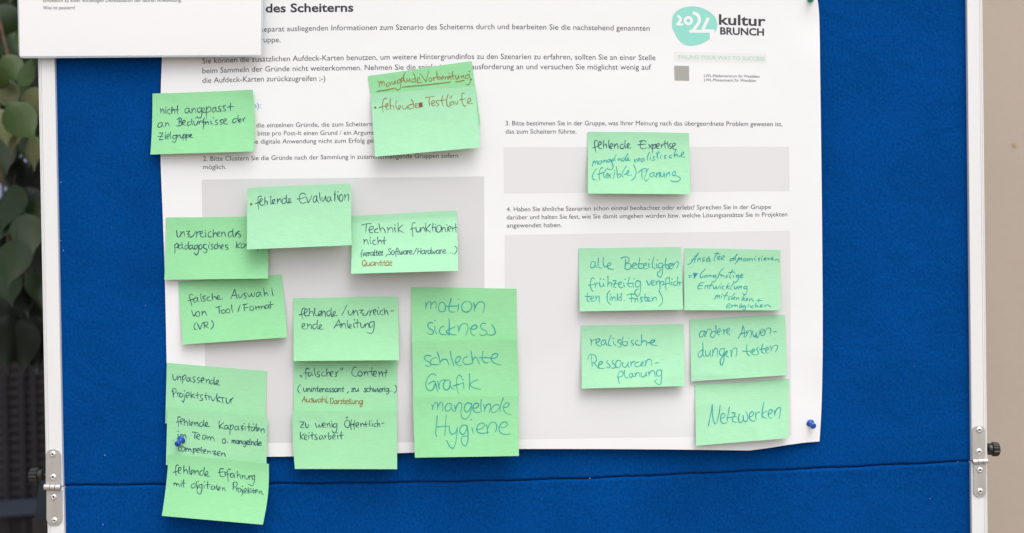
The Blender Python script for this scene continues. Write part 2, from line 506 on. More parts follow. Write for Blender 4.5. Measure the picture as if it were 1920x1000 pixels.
# hinges, each with plates, knuckle and rivets
def hinge(up, kn, lo, riv, open_right):
    h = bpy.data.objects.new('hinge', None)
    COL.objects.link(h); h.parent = BOARD
    d1 = FR + 0.0016
    c_ = P((up[0] + up[2]) / 2, kn[1], FR)
    h.location = Vector(c_) - BOARD.location
    for (x0, y0, x1, y1, top) in (up + (True,), lo + (False,)):
        rr = (x1 - x0) * 0.46; pts = []
        def arc(cx, cy, a0, a1):
            for k in range(9):
                t = R(a0 + (a1 - a0) * k / 8); pts.append((cx + rr * math.cos(t), cy - rr * math.sin(t)))
        if top:
            pts += [(x0, y1), (x1, y1)]; arc(x1 - rr, y0 + rr, 0, 90); arc(x0 + rr, y0 + rr, 90, 180)
        else:
            arc(x0 + rr, y1 - rr, 180, 270); arc(x1 - rr, y1 - rr, 270, 360); pts += [(x1, y0), (x0, y0)]
        m = MB()
        n_ = len(pts)
        # bevelled plate
        cx, cy = (x0 + x1) / 2, (y0 + y1) / 2
        rings = [[P(x, y, FR + 0.0002) for x, y in pts], [P(x, y, d1 - 0.0004) for x, y in pts],
                 [P(cx + (x - cx) * .965, cy + (y - cy) * .985, d1) for x, y in pts]]
        for r_ in rings: m.v += [tuple(p) for p in r_]
        for j in range(2):
            for i in range(n_):
                k = (i + 1) % n_
                m.f.append((j * n_ + i, j * n_ + k, (j + 1) * n_ + k, (j + 1) * n_ + i))
        m.f.append(tuple(2 * n_ + i for i in range(n_)))
        m.build('plate', M['steel'], h)
    kx0, ky0, kx1, ky1 = kn
    r_ = (ky1 - ky0) / 2 * DIST / FPX
    seg = [(0, .36), (.365, .66), (.665, 1.0)]
    m = MB()
    a0, a1 = P(kx0, (ky0 + ky1) / 2 + (0.6 if open_right else -0.4), FR + r_ * .9), P(kx1, (ky0 + ky1) / 2 - (0.6 if open_right else -0.4), FR + r_ * .9)
    for s0, s1 in seg:
        p0 = a0.lerp(a1, s0); p1 = a0.lerp(a1, s1); ln = (p1 - p0).length
        m.lathe(p0, p1 - p0, [(0, r_ * .8), (ln * .04, r_), (ln * .93, r_), (ln * .965, r_ * .86)], 36)
    m.build('knuckle', M['steel'], h)
    for (x, y) in riv:
        m = MB(); q = P(x, y, d1 - 0.0001)
        r0 = 6.3 * DIST / FPX
        m.lathe(q, (0, -1, 0), [(0, r0), (0.0003, r0), (0.0012, r0 * .80), (0.0018, r0 * .52), (0.0019, r0 * .38), (0.0014, r0 * .30), (0.0006, r0 * .27)], 24)
        rv = m.build('rivet', M['rivet'], h, True)
        m = MB(); m.lathe(q + Vector((0, -0.0007, 0)), (0, -1, 0), [(0, r0 * .3), (0.0006, r0 * .2)], 12)  # dark plug, painted as the shade inside the rivet hole
        m.build('rivet_hole_shade', M['dark_hole'], h, True)
hinge((85.6, 842.5, 114.5, 908), (83, 908, 114.6, 919.5), (87, 920, 117, 986), [(99, 852), (99.6, 895), (100.6, 932), (102, 976.4)], False)
hinge((1823.2, 798, 1847, 861), (1823.6, 861, 1852.2, 869.6), (1825, 871, 1849, 932.4), [(1836, 806.4), (1835.4, 847.4), (1837, 881.4), (1837.4, 921.6)], True)

def knob(px_in, px_out, py, db, rpx):
    q0, q1 = P(px_in, py, -db), P(px_out, py, -db)
    ax = (q1 - q0); ln = abs(ax.length); k_ = (DIST + db) / FPX; r = rpx * k_
    m = MB()
    m.lathe(q0, ax, [(-0.004, r * .28), (ln * .08, r * .28)], 14)
    m.lathe(q0 + ax * .07, ax, [(0, r * .72), (ln * .06, r * .82), (ln * .30, r * .82), (ln * .34, r * .7), (ln * .38, r * .7)], 32)
    m.lathe(q0 + ax * .42, ax, [(0, r * .85), (ln * .04, r), (ln * .46, r * .97), (ln * .56, r * .82), (ln * .58, r * .6)], 48,
            lambda k, h: 1.0 if (k % 4) in (0, 1) or h <= 0 else 0.90)
    m.build('clamp_knob', M['black_plastic'], BOARD)
    m = MB(); m.lathe(q0, ax, [(-0.012, 0.0025), (ln * .07, 0.0025)], 12); m.build('bolt', M['rivet'], BOARD, True)
knob(83.5, 56, 891, 0.010, 14)
knob(1850, 1873, 842.5, 0.010, 13.5)
# folded support leg behind the left stile
m = MB(); p0, p1 = P(82, 905, -0.08), P(73, 972, -0.12)
for t0, t1, mat, w, nm in ((0, 1, 'leg_blue', 0.006, 'support_leg'), (1.0, 2.4, 'black_plastic', 0.008, 'leg_foot')):
    m = MB(); a_, b_ = p0.lerp(p1, t0), p0.lerp(p1, t1)
    dy = Vector((0, 0.012, 0)); wx = Vector((w, 0, 0))
    if nm == 'leg_foot': b_ = a_ + Vector((0.003, 0, -0.12)); wx = Vector((0.009, 0, 0))
    m.prism([a_ - wx, b_ - wx, b_ + wx * 1.6, a_ + wx * 1.6], dy)
    m.build(nm, M[mat], BOARD)
# lint on the felt
m = MB()
for k in range(46):
    if k < 9: px, py = [(197, 854), (114, 342), (114, 452), (119, 470), (193, 984), (1106, 897), (1796, 866), (1744, 935), (273, 573)][k]; l = 0.0016
    else: px, py, l = random.choice((random.uniform(120, 300), random.uniform(1545, 1815))), random.uniform(30, 980), random.uniform(.0005, .001)
    q = P(px, py, 0.0004); t = random.uniform(0, math.pi); w = l * (.32 if k >= 6 else .55)
    ex = Vector((math.cos(t), 0, math.sin(t))) * l / 2 * (1.3 if k < 6 else 1); ey = Vector((-math.sin(t), 0, math.cos(t))) * w / 2
    n = len(m.v)
    m.v += [tuple(q - ex), tuple(q + ey), tuple(q + ex), tuple(q - ey), tuple(q + Vector((0, -0.0005, 0)))]
    m.f += [(n, n + 3, n + 4), (n + 3, n + 2, n + 4), (n + 2, n + 1, n + 4), (n + 1, n, n + 4)]
tag(m.build('lint', M['lint'], BOARD), kind='stuff')

# ------------------------------------------------------------------ poster
def pd(px, py):
    """height of the poster paper above the felt"""
    d = 0.0022
    d += 0.0010 * (1 + math.sin(px * 0.0061 + 0.5) * math.sin(py * 0.0075 + 1.0)) * sstep(60, 240, py)
    d += 0.0105 * sstep(610, 850, py) * math.exp(-((px - 1335) / 165) ** 2)
    d += 0.0055 * sstep(640, 860, py) * math.exp(-((px - 960) / 300) ** 2)
    d += 0.0030 * sstep(560, 860, py) * math.exp(-((px - 640) / 160) ** 2)
    d += 0.0030 * sstep(1440, 1545, px) * sstep(20, 120, py) * (1 - sstep(640, 760, py))
    d += 0.0015 * sstep(1490, 1540, px) * (1 - sstep(0, 60, py))
    return d
LE = [(-34, 305), (106, 303.6), (170, 301.5), (290, 301), (400, 305), (485, 308), (560, 310), (680, 312.5), (850, 317)]
RE = [(-34, 1521), (-14, 1529), (0, 1533), (30, 1536), (120, 1537.5), (300, 1540), (500, 1542), (650, 1542.5), (740, 1541), (790, 1539), (828, 1536.5)]
BE = [(300, 858), (530, 856.5), (745, 850), (860, 845.5), (975, 842), (1130, 842.2), (1250, 843), (1340, 844), (1405, 845), (1440, 840.5), (1480, 834), (1510, 830), (1537, 828)]
POSTER = empty('poster', P(920, 420, 0.001))
tag(POSTER, 'large white printed workshop poster pinned to the blue felt board', 'poster')
def poster_fn(u, v):
    yb = lerp_tab(BE, 317 + u * 1220) if True else 0
    py = -34 + v * (yb + 34)
    xl, xr = smooth_tab(LE, py), smooth_tab(RE, py)
    px = xl + u * (xr - xl)
    yb = lerp_tab(BE, px)
    py = -34 + v * (yb + 34)
    return P(px, py, pd(px, py))
v_, f_ = grid_sheet(poster_fn, 150, 110, 0.0002)
mesh_obj('paper_sheet', v_, f_, M['paper'], POSTER, True)

def px_patch(name, quad_, mat, parent, lift, n=(30, 30), depth=None):
    """printed area: quad of pixels TL TR BR BL lying on the paper"""
    D = depth or pd
    (ax, ay), (bx, by), (cx, cy), (dx, dy) = quad_
    def fn(u, v):
        x = (ax * (1 - u) + bx * u) * (1 - v) + (dx * (1 - u) + cx * u) * v
        y = (ay * (1 - u) + by * u) * (1 - v) + (dy * (1 - u) + cy * u) * v
        return P(x, y, D(x, y) + lift)
    v_, f_ = grid_sheet(fn, n[0], n[1])
    return mesh_obj(name, v_, f_, mat, parent, True)
px_patch('printed_box', [(378, 337), (907.5, 331), (910, 829), (387.5, 831)], M['grey_print'], POSTER, 0.00006, (70, 66))
px_patch('printed_box', [(946, 441), (1481.5, 433), (1484, 817), (948, 824)], M['pale_print'], POSTER, 0.00006, (70, 50))
px_patch('printed_box', [(944, 276), (1479.5, 275.5), (1480.5, 358.5), (945, 363)], M['pale_print'], POSTER, 0.00006, (50, 10))
px_patch('printed_box', [(1264, 97), (1437.5, 101.5), (1437.5, 119.5), (1264, 116)], M['faint_print'], POSTER, 0.00006, (12, 3))
px_patch('printed_box', [(1264, 123.5), (1292, 124), (1292.3, 152), (1264.8, 151.4)], M['taupe_print'], POSTER, 0.00006, (3, 3))

# ------------------------------------------------------------------ printed text
def text_mesh(body, offset):
    cu = bpy.data.curves.new('t', 'FONT'); cu.body = body; cu.size = 1; cu.offset = offset; cu.resolution_u = 3
    o = bpy.data.objects.new('t', cu); COL.objects.link(o)
    bpy.context.view_layer.update()
    me = bpy.data.meshes.new_from_object(o.evaluated_get(bpy.context.evaluated_depsgraph_get()))
    vs = [tuple(v.co) for v in me.vertices]; fs = [tuple(p.vertices) for p in me.polygons]
    bpy.data.objects.remove(o); bpy.data.curves.remove(cu); bpy.data.meshes.remove(me)
    return vs, fs
_v, _f = text_mesh('H', 0)
CAP = max(v[1] for v in _v)
def print_line(body, x0, x1, base, cap, mat, parent, offset=0.0, lift=0.00012, depth=None, name='printed_line'):
    """base: baseline y, or a table (x, y)"""
    D = depth or pd
    vs, fs = text_mesh(body, offset)
    a_, b_ = min(v[0] for v in vs), max(v[0] for v in vs)
    sx, sy = (x1 - x0) / (b_ - a_), cap * (1.06 if cap < 9.9 else 1) / CAP
    tab = base if isinstance(base, list) else [(x0, base), (x1 + .01, base)]
    out = []
    for (x, y, _) in vs:
        px = x0 + (x - a_) * sx; py = smooth_tab(tab, px) - y * sy
        out.append(P(px, py, D(px, py) + lift))
    return mesh_obj(name, out, fs, mat, parent)
T = [
 ('separat ausliegenden Informationen zum Szenario des Scheiterns durch und bearbeiten Sie die nachstehend genannten', 489, 1218, [(489, 60), (640, 57), (780, 56), (940, 55), (1218, 58)], 9.4, 'ink_light'),
 ('Gruppe.', 477, 526, 79.5, 9.4, 'ink_light'),
 ('Sie können die zusätzlichen Aufdeck-Karten benutzen, um weitere Hintergrundinfos zu den Szenarien zu erfahren, sollten Sie an einer Stelle', 379.5, 1229, [(379, 119.5), (490, 115.8), (780, 111.5), (950, 111), (1229, 113)], 9.4, 'ink_light'),
 ('beim Sammeln der Gründe nicht weiterkommen. Nehmen Sie die spielerische Herausforderung an und versuchen Sie möglichst wenig auf', 379.5, 1221, [(379, 138), (490, 134.5), (780, 130.8), (950, 130), (1221, 131)], 9.4, 'ink_light'),
 ('die Aufdeck-Karten zurückzugreifen ;-)', 379.5, 610, [(379, 156), (490, 153), (610, 152)], 9.4, 'ink_light'),
 ('Sie die einzelnen Gründe, die zum Scheitern', 461.5, 698, [(461, 239.5), (698, 236.8)], 8, 'ink_light'),
 ('nur bitte pro Post-It einen Grund / ein Argument', 462, 714, [(461, 254.5), (714, 252.8)], 8, 'ink_light'),
 ('die digitale Anwendung nicht zum Erfolg geführt', 469, 726, [(469, 269.8), (726, 267.5)], 8, 'ink_light'),
 ('2. Bitte Clustern Sie die Gründe nach der Sammlung in zusammenhängende Gruppen sofern', 381, 859, [(381, 302), (620, 298.8), (859, 296)], 8, 'ink_light'),
 ('möglich.', 381, 424, 317.3, 8, 'ink_light'),
 ('3. Bitte bestimmen Sie in der Gruppe, was Ihrer Meinung nach das übergeordnete Problem gewesen ist,', 948, 1467, [(948, 235.5), (1200, 235.3), (1467, 237)], 8, 'ink_light'),
 ('das zum Scheitern führte.', 948, 1081, 250.8, 8, 'ink_light'),
 ('4. Haben Sie ähnliche Szenarien schon einmal beobachtet oder erlebt? Sprechen Sie in der Gruppe', 950, 1445.5, [(950, 396.8), (1200, 394), (1445, 392)], 7.8, 'ink_light'),
 ('darüber und halten Sie fest, wie Sie damit umgehen würden bzw. welche Lösungsansätze Sie in Projekten', 950, 1476, [(950, 411.8), (1200, 409), (1476, 406)], 7.8, 'ink_light'),
 ('angewendet haben.', 950.3, 1053.5, [(950, 427), (1054, 426)], 7.8, 'ink_light'),
]
for body, x0, x1, base, cap, mt in T: print_line(body, x0, x1, base, cap, M[mt], POSTER, 0.0)
print_line('des Scheiterns', 498, 662.5, [(498, 23.3), (662, 21.8)], 15.6, M['ink'], POSTER, 0.024)
print_line('n):', 475, 489, 203, 10, M['blue_ink'], POSTER, 0.004)
# logo
lx, ly = (lambda X: 1230 + X / 5.554), (lambda Y: Y / 5.554)
LOGO = bpy.data.objects.new('logo', None); COL.objects.link(LOGO); LOGO.parent = POSTER
LOGO.location = P(1340, 60, 0.003) - POSTER.location
def cr(pts, sub=6, closed=False):
    n = len(pts); out = []
    rng = range(n) if closed else range(n - 1)
    for i in rng:
        p0 = pts[(i - 1) % n] if closed or i > 0 else pts[0]
        p1 = pts[i]; p2 = pts[(i + 1) % n]
        p3 = pts[(i + 2) % n] if closed or i + 2 < n else pts[-1]
        for k in range(sub):
            t = k / sub
            out.append(tuple(0.5 * ((2 * p1[a]) + (-p0[a] + p2[a]) * t + (2 * p0[a] - 5 * p1[a] + 4 * p2[a] - p3[a]) * t * t + (-p0[a] + 3 * p1[a] - 3 * p2[a] + p3[a]) * t ** 3) for a in (0, 1)))
    if not closed: out.append(tuple(pts[-1]))
    return out
blob = cr([(165, 245), (180, 160), (240, 100), (320, 72), (400, 68), (480, 85), (560, 125), (612, 175), (637, 240), (636, 290), (604, 358), (556, 410), (480, 455), (400, 477), (340, 478), (280, 458), (228, 410), (195, 350), (172, 300)], 4, True)
mesh_obj('mint_disc', [P(lx(x), ly(y), pd(lx(x), ly(y)) + 0.00008) for x, y in blob], [tuple(range(len(blob)))[::-1]], M['mint_print'], LOGO)
def ribbon(pts, width, D, lift, cap=True, dl=0.0, closed=False):
    """flat band along a pixel polyline"""
    v, f = [], []
    n = len(pts)
    for i, p in enumerate(pts):
        a_, b_ = pts[max(i - 1, 0)], pts[min(i + 1, n - 1)]
        if closed: a_, b_ = pts[(i - 1) % n], pts[(i + 1) % n]
        dx, dy = b_[0] - a_[0], b_[1] - a_[1]; l = math.hypot(dx, dy) or 1
        w = width(i / max(1, n - 1)) / 2 if callable(width) else width / 2
        nx, ny = -dy / l * w, dx / l * w
        L_ = lift + dl * i
        for s in (1, -1):
            x, y = p[0] + nx * s, p[1] + ny * s
            v.append(P(x, y, D(x, y) + L_))
    for i in range(n - 1 + (1 if closed else 0)):
        j = (i + 1) % n
        f.append((2 * i, 2 * i + 1, 2 * j + 1, 2 * j))
    if cap and not closed:
        for i, sgn in ((0, -1), (n - 1, 1)):
            a_, b_ = (pts[0], pts[1]) if i == 0 else (pts[-2], pts[-1])
            dx, dy = b_[0] - a_[0], b_[1] - a_[1]; l = math.hypot(dx, dy) or 1
            w = (width(i / max(1, n - 1)) if callable(width) else width) / 2
            k0 = len(v); p = pts[i]
            for q in range(1, 4):
                t = math.pi * q / 4
                ox = (-dy / l) * math.cos(t) * w + sgn * dx / l * math.sin(t) * w
                oy = (dx / l) * math.cos(t) * w + sgn * dy / l * math.sin(t) * w
                v.append(P(p[0] + ox, p[1] + oy, D(p[0] + ox, p[1] + oy) + lift + dl * i))
            f.append((2 * i, k0, k0 + 1, k0 + 2, 2 * i + 1))
    return v, f
def logo_stroke(pts, w, smooth=True, cap=False):
    global LK
    LK += 0.00001
    q = [(lx(x), ly(y)) for x, y in (cr(pts, 5) if smooth else pts)]
    return ribbon(q, w / 5.554, pd, 0.00013 + LK, cap)
LK = 0
dig = MB()
def addto(mb, vf):
    n = len(mb.v); mb.v += vf[0]; mb.f += [tuple(n + i for i in t) for t in vf[1]]
for pts, w, sm in (([(222, 166), (246, 180), (256, 202), (244, 228), (222, 258)], 26, True), ([(212, 256), (283, 256)], 22, False),
                   ([(382, 135), (428, 152), (452, 196), (440, 246), (384, 322)], 33, True), ([(347, 326), (560, 328)], 29, False),
                   ([(545, 186), (487, 314)], 33, False), ([(500, 320), (597, 323)], 30, False), ([(577, 312), (577, 418)], 36, False), ([(600, 310), (600, 395)], 20, False)):
    addto(dig, logo_stroke(pts, w, sm))
ring = [(lx(337 + 34 * math.cos(t)), ly(217 + 34 * math.sin(t))) for t in [2 * math.pi * k / 28 for k in range(28)]]
addto(dig, ribbon(ring, 27 / 5.554, pd, 0.00013, False, 0, True))
dig.build('numerals', M['white_print'], LOGO)
print_line('kultur', lx(655), lx(1142), [(lx(655), ly(256)), (lx(1142), ly(272))], 112 / 5.554 * .93, M['logo_ink'], LOGO, 0.022, 0.00012, None, 'lettering')
print_line('BRUNCH', lx(668), lx(1125), [(lx(668), ly(358)), (lx(1125), ly(372))], 71 / 5.554, M['logo_ink'], LOGO, 0.030, 0.00012, None, 'lettering')
print_line('FAILING YOUR WAY TO SUCCESS', lx(236), lx(1132), [(lx(236), ly(614)), (lx(1132), ly(634))], 38 / 5.554, M['mint_text'], POSTER, 0.022, 0.00016)
print_line('LWL-Medienzentrum für Westfalen', lx(500), lx(1078), [(lx(500), ly(803)), (lx(1078), ly(811))], 27 / 5.554, M['ink'], POSTER, 0.0)
print_line('LWL-Museumsamt für Westfalen', lx(502), lx(1040), [(lx(502), ly(847)), (lx(1040), ly(855))], 27 / 5.554, M['ink'], POSTER, 0.0)

# ------------------------------------------------------------------ laminated sheet
LAM = empty('laminated_sheet', P(262, -50, 0.018))
tag(LAM, 'laminated white sheet with clear plastic rim hanging over the top left of the poster', 'sheet')
def ld(px, py): return 0.0115 + 0.002 * math.sin(px * 0.007) + 0.004 * sstep(-150, 105, py) + 0.0015 * sstep(330, 490, px)
def rrect(x0, y0, x1, y1, r, skew=(0, 0)):
    pts = []
    for cx, cy, a0 in ((x1 - r, y1 - r, 0), (x0 + r, y1 - r, 90), (x0 + r, y0 + r, 180), (x1 - r, y0 + r, 270)):
        for k in range(6):
            t = R(a0 + 18 * k); pts.append((cx + r * math.cos(t), cy + r * math.sin(t)))
    return pts
def sheet_quad(tl, tr_, br, bl, n, lift, th, bowl=0, rc=0.0):
    def fn(u, v):
        uu, vv = u, v
        x = (tl[0] * (1 - u) + tr_[0] * u) * (1 - v) + (bl[0] * (1 - u) + br[0] * u) * v
        y = (tl[1] * (1 - u) + tr_[1] * u) * (1 - v) + (bl[1] * (1 - u) + br[1] * u) * v
        if rc:      # rounded corners: pull the corner nodes in
            wx, wy = abs(tr_[0] - tl[0]), abs(bl[1] - tl[1])
            ex, ey = min(u, 1 - u) * wx, min(v, 1 - v) * wy
            if ex < rc and ey < rc:
                kx, ky = rc - ex, rc - ey
                m_ = max(kx, ky); l = math.hypot(kx, ky) or 1
                f_ = m_ / l
                x += (kx - kx * f_) * (1 if u < .5 else -1); y += (ky - ky * f_) * (1 if v < .5 else -1)
        return P(x, y, ld(x, y) + lift)
    return grid_sheet(fn, n[0], n[1], th)
us = None
v_, f_ = sheet_quad((27, -212), (497, -216), (491.5, 106.2), (35.5, 109.6), (116, 80), 0, 0.00035, 0, 8)
mesh_obj('plastic_film', v_, f_, M['film'], LAM, True)
v_, f_ = sheet_quad((31.5, -207), (492, -211), (489, 103.2), (37.6, 105.8), (60, 40), 0.0004, 0.0002)
mesh_obj('paper_sheet', v_, f_, M['lam_paper'], LAM, True)
print_line('schließlich zu einer vorzeitigen Deinstallation der teuren Anwendung.', 80.5, 340.5, [(80, 4.5), (340, 3.8)], 6.1, M['ink_light'], LAM, 0.0, 0.00052, ld)
print_line('Was ist passiert?', 80.5, 141, [(80, 18), (141, 17.6)], 6.1, M['ink_light'], LAM, 0.0, 0.00052, ld)

# ------------------------------------------------------------------ handwriting: a single-stroke hand
G = {
 'a': (100, '84,82 55,100 20,82 8,42 24,5 52,8 78,50 86,92|86,92 83,42 90,8 104,8'),
 'b': (95, '12,165 10,90 14,8|13,40 35,85 66,92 85,55 72,12 40,0 14,14'),
 'c': (82, '78,82 50,100 20,82 8,42 24,6 52,0 84,16'),
 'd': (104, '82,78 52,98 18,80 8,40 24,3 52,6 84,55|92,165 88,90 86,30 94,4 108,8'),
 'e': (88, '8,42 42,48 76,70 66,97 36,96 12,62 14,20 38,0 70,4 94,20'),
 'f': (68, '84,138 66,162 44,142 38,80 38,10 44,-58|2,52 38,70 78,84'),
 'g': (98, '82,85 50,100 18,82 10,42 28,8 58,14 82,60 86,95|86,95 88,20 80,-45 52,-72 22,-50'),
 'h': (92, '12,165 10,90 12,2|12,40 34,85 62,94 74,68 76,25 84,0'),
 'i': (38, '14,92 13,40 20,6 34,4|18,136 21,129'),
 'j': (46, '30,95 33,20 24,-45 2,-62|33,136 36,129'),
 'k': (80, '12,165 11,90 12,0|70,98 40,62 16,42 42,26 82,0'),
 'l': (42, '14,165 11,80 16,12 40,6'),
 'm': (122, '10,95 11,40 12,4|12,45 30,88 48,88 54,55 54,6|54,45 74,90 94,88 100,50 104,2'),
 'n': (92, '10,96 11,45 12,3|12,44 34,88 60,94 70,65 74,20 84,0'),
 'o': (94, '52,99 20,86 8,45 24,6 56,0 84,32 82,76 48,100'),
 'p': (92, '12,96 13,20 12,-65|13,50 38,94 70,92 84,56 66,10 36,2 14,22'),
 'q': (96, '82,85 50,100 18,82 10,42 28,8 58,14 84,60|86,95 87,-65'),
 'r': (60, '12,96 14,45 15,3|14,46 32,84 58,96'),
 's': (70, '66,88 44,102 20,86 30,62 56,42 60,14 34,-2 4,12'),
 't': (58, '28,140 26,60 30,14 52,4|0,86 30,92 60,98'),
 'u': (96, '10,95 9,38 26,4 52,10 74,48 80,95|80,95 78,32 92,2'),
 'v': (72, '4,95 20,40 32,4|32,4 50,55 68,98'),
 'w': (112, '4,96 14,30 30,3 48,40 56,75|56,75 62,20 78,3 96,50 106,98'),
 'x': (78, '4,96 40,45 74,0|70,98 36,48 4,0'),
 'y': (86, '8,95 16,48 40,34 70,70 76,96|76,96 74,10 56,-50 24,-70 8,-45'),
 'z': (82, '8,90 40,92 72,97|72,97 40,50 8,4|8,4 40,2 80,4|20,48 62,54'),
 'A': (104, '2,-6 30,70 58,160|58,160 72,80 92,-6|8,50 45,60 88,62'),
 'B': (100, '18,158 16,80 16,2|-8,130 20,160 60,160 74,130 60,95 30,84|30,84 74,82 90,45 66,4 14,4'),
 'C': (106, '92,138 68,160 28,138 8,75 24,14 60,-2 100,18'),
 'D': (110, '16,158 15,80 15,0|-2,146 45,162 90,120 98,60 60,8 12,2'),
 'E': (92, '80,148 48,160 26,130 18,65 30,12 58,2 88,12|-4,66 35,76 74,92'),
 'F': (90, '22,152 20,80 20,-4|-2,140 40,152 88,160|2,70 40,78 72,82'),
 'G': (108, '86,142 62,162 26,134 8,70 24,10 55,4 78,38 84,70|40,62 62,76 84,70|84,70 84,30 94,-8'),
 'H': (104, '14,158 12,80 10,-2|88,166 86,80 84,2|8,72 50,80 98,84'),
 'I': (30, '16,158 15,0'),
 'J': (60, '50,158 50,30 30,0 5,15'),
 'K': (92, '14,158 13,80 14,0|82,150 48,105 16,70 46,38 90,2'),
 'L': (80, '20,158 12,60 16,6 78,4'),
 'N': (104, '4,-8 12,70 20,156|20,156 40,80 62,4|62,4 78,30 92,90 96,158'),
 'O': (108, '58,158 20,136 8,70 32,6 72,4 100,60 90,130 52,160'),
 'P': (88, '16,150 15,80 16,-6|-2,118 22,158 60,160 80,126 62,84 18,68'),
 'Q': (112, '58,158 20,136 8,70 32,6 72,4 100,60 90,130 52,160|55,40 110,-12'),
 'R': (98, '20,148 18,80 20,0|-6,112 16,156 58,162 78,128 60,88 26,78|30,80 60,40 98,-4'),
 'S': (90, '84,138 56,162 22,136 36,96 70,66 78,24 44,-2 6,16'),
 'T': (90, '44,148 46,70 46,0|0,140 40,150 92,158'),
 'V': (92, '2,150 20,70 36,2|36,2 62,80 88,166'),
 'W': (130, '2,150 30,2 62,110|62,110 84,2 124,160'),
 'Z': (96, '8,146 45,150 86,154|86,154 46,80 8,6|8,6 50,2 96,6|18,74 74,80'),
 '(': (44, '38,168 10,110 6,30 34,-40'),
 ')': (44, '8,168 36,110 36,30 6,-42'),
 '/': (52, '46,150 26,70 6,-12'),
 '-': (62, '10,52 52,56'),
 '.': (28, '12,4 16,6'),
 ',': (34, '18,12 14,-18 8,-34'),
 ':': (34, '14,8 18,11|14,82 18,85'),
 '+': (80, '40,92 38,0|2,46 40,48 78,50'),
 '=': (70, '8,62 60,66|6,32 58,36'),
 '„': (50, '10,10 8,-14|28,10 26,-14'),
 '“': (50, '10,160 12,138 18,134|28,162 30,140'),
 ' ': (60, ''),
}
for base_, um in (('a', 'ä'), ('o', 'ö'), ('u', 'ü')):
    G[um] = (G[base_][0], G[base_][1] + '|34,128 38,122|60,132 64,126')
G['Ö'] = (108, G['O'][1] + '|38,190 42,182|64,196 68,188')
GB = dict(G)      # rounder teal hand
GB.update({
 'g': (98, '84,82 54,100 18,82 8,42 28,6 56,12 84,58 88,96|88,96 90,10 80,-60 54,-86 32,-62 44,-22 82,2'),
 'e': (92, '6,40 44,46 80,72 68,98 38,98 12,64 12,20 40,-2 74,-2 102,12'),
 't': (66, '34,142 30,60 34,12 62,4|-8,78 34,82 82,84'),
 'n': (96, '8,100 10,45 12,2|11,50 40,94 70,98 84,62 82,10 80,-6'),
 'l': (44, '18,150 12,80 20,14 46,4'),
 'h': (94, '18,150 14,80 12,2|13,42 36,84 64,82 74,50 78,0'),
 'k': (84, '22,150 16,80 14,0|76,92 40,62 18,46 46,24 88,0'),
 'd': (108, '80,78 50,98 16,80 8,40 24,3 52,6 86,60|96,150 90,80 84,0'),
})
for base_, um in (('a', 'ä'), ('o', 'ö'), ('u', 'ü')):
    GB[um] = (GB[base_][0], GB[base_][1] + '|34,128 40,124|62,134 68,130')
def parse(s): return [[tuple(float(c) / 100 for c in p.split(',')) for p in st.split()] for st in s.split('|') if st]
HAND = {'A': {k: (w / 100, parse(s)) for k, (w, s) in G.items()}, 'B': {k: (w / 100, parse(s)) for k, (w, s) in GB.items()}}

def word(mb, D, body, x0, y0, x1, y1, xh, pen, slant=0.0, hand='A', k0=[0]):
    """write one word between two points of its baseline"""
    H = HAND[hand]
    rnd = random.Random(hash_str(body) + int(x0))
    # measure
    pen_x, items = 0.0, []
    for ch in body:
        adv, st = H[ch]
        jx = 1 + rnd.uniform(-.07, .07)
        items.append((pen_x, jx, st)); pen_x += adv * jx
    tot = max(max((ox + p[0] * jx) for p in s) for ox, jx, st in items[-1:] for s in st) if items[-1][2] else pen_x
    mn = min((p[0] for s in items[0][2] for p in s), default=0)
    sx = (x1 - x0) / (tot - mn)
    dx, dy = x1 - x0, y1 - y0
    for ox, jx, st in items:
        vy, vs_ = rnd.uniform(-.05, .05), 1 + rnd.uniform(-.06, .06)
        rot = rnd.uniform(-.05, .05)
        for s in st:
            pts = []
            for (x, y) in s:
                X = ox + x * jx + y * rot * .6 + rnd.uniform(-.015, .015); Y = (y + vy) * vs_ + rnd.uniform(-.018, .018)
                px = x0 + (X - mn) * sx + Y * xh * slant
                py = y0 + dy * (X - mn) / max(.01, tot - mn) - Y * xh
                pts.append((px, py))
            q = cr(pts, 5) if len(pts) > 2 else [pts[0], ((pts[0][0] + pts[-1][0]) / 2, (pts[0][1] + pts[-1][1]) / 2), pts[-1]]
            wv = pen * rnd.uniform(.9, 1.1); ph = rnd.uniform(0, 6)
            k0[0] = (k0[0] + 1) % 9
            addto(mb, ribbon(q, lambda t: wv * (1 + .14 * math.sin(5 * t + ph)) * (1 - .30 * max(0, (t - .8) / .2)), D, 0.00013 + k0[0] * 0.00001, True, 0.0000035))
def hash_str(s): return sum((i + 1) * ord(c) for i, c in enumerate(s)) % 9973


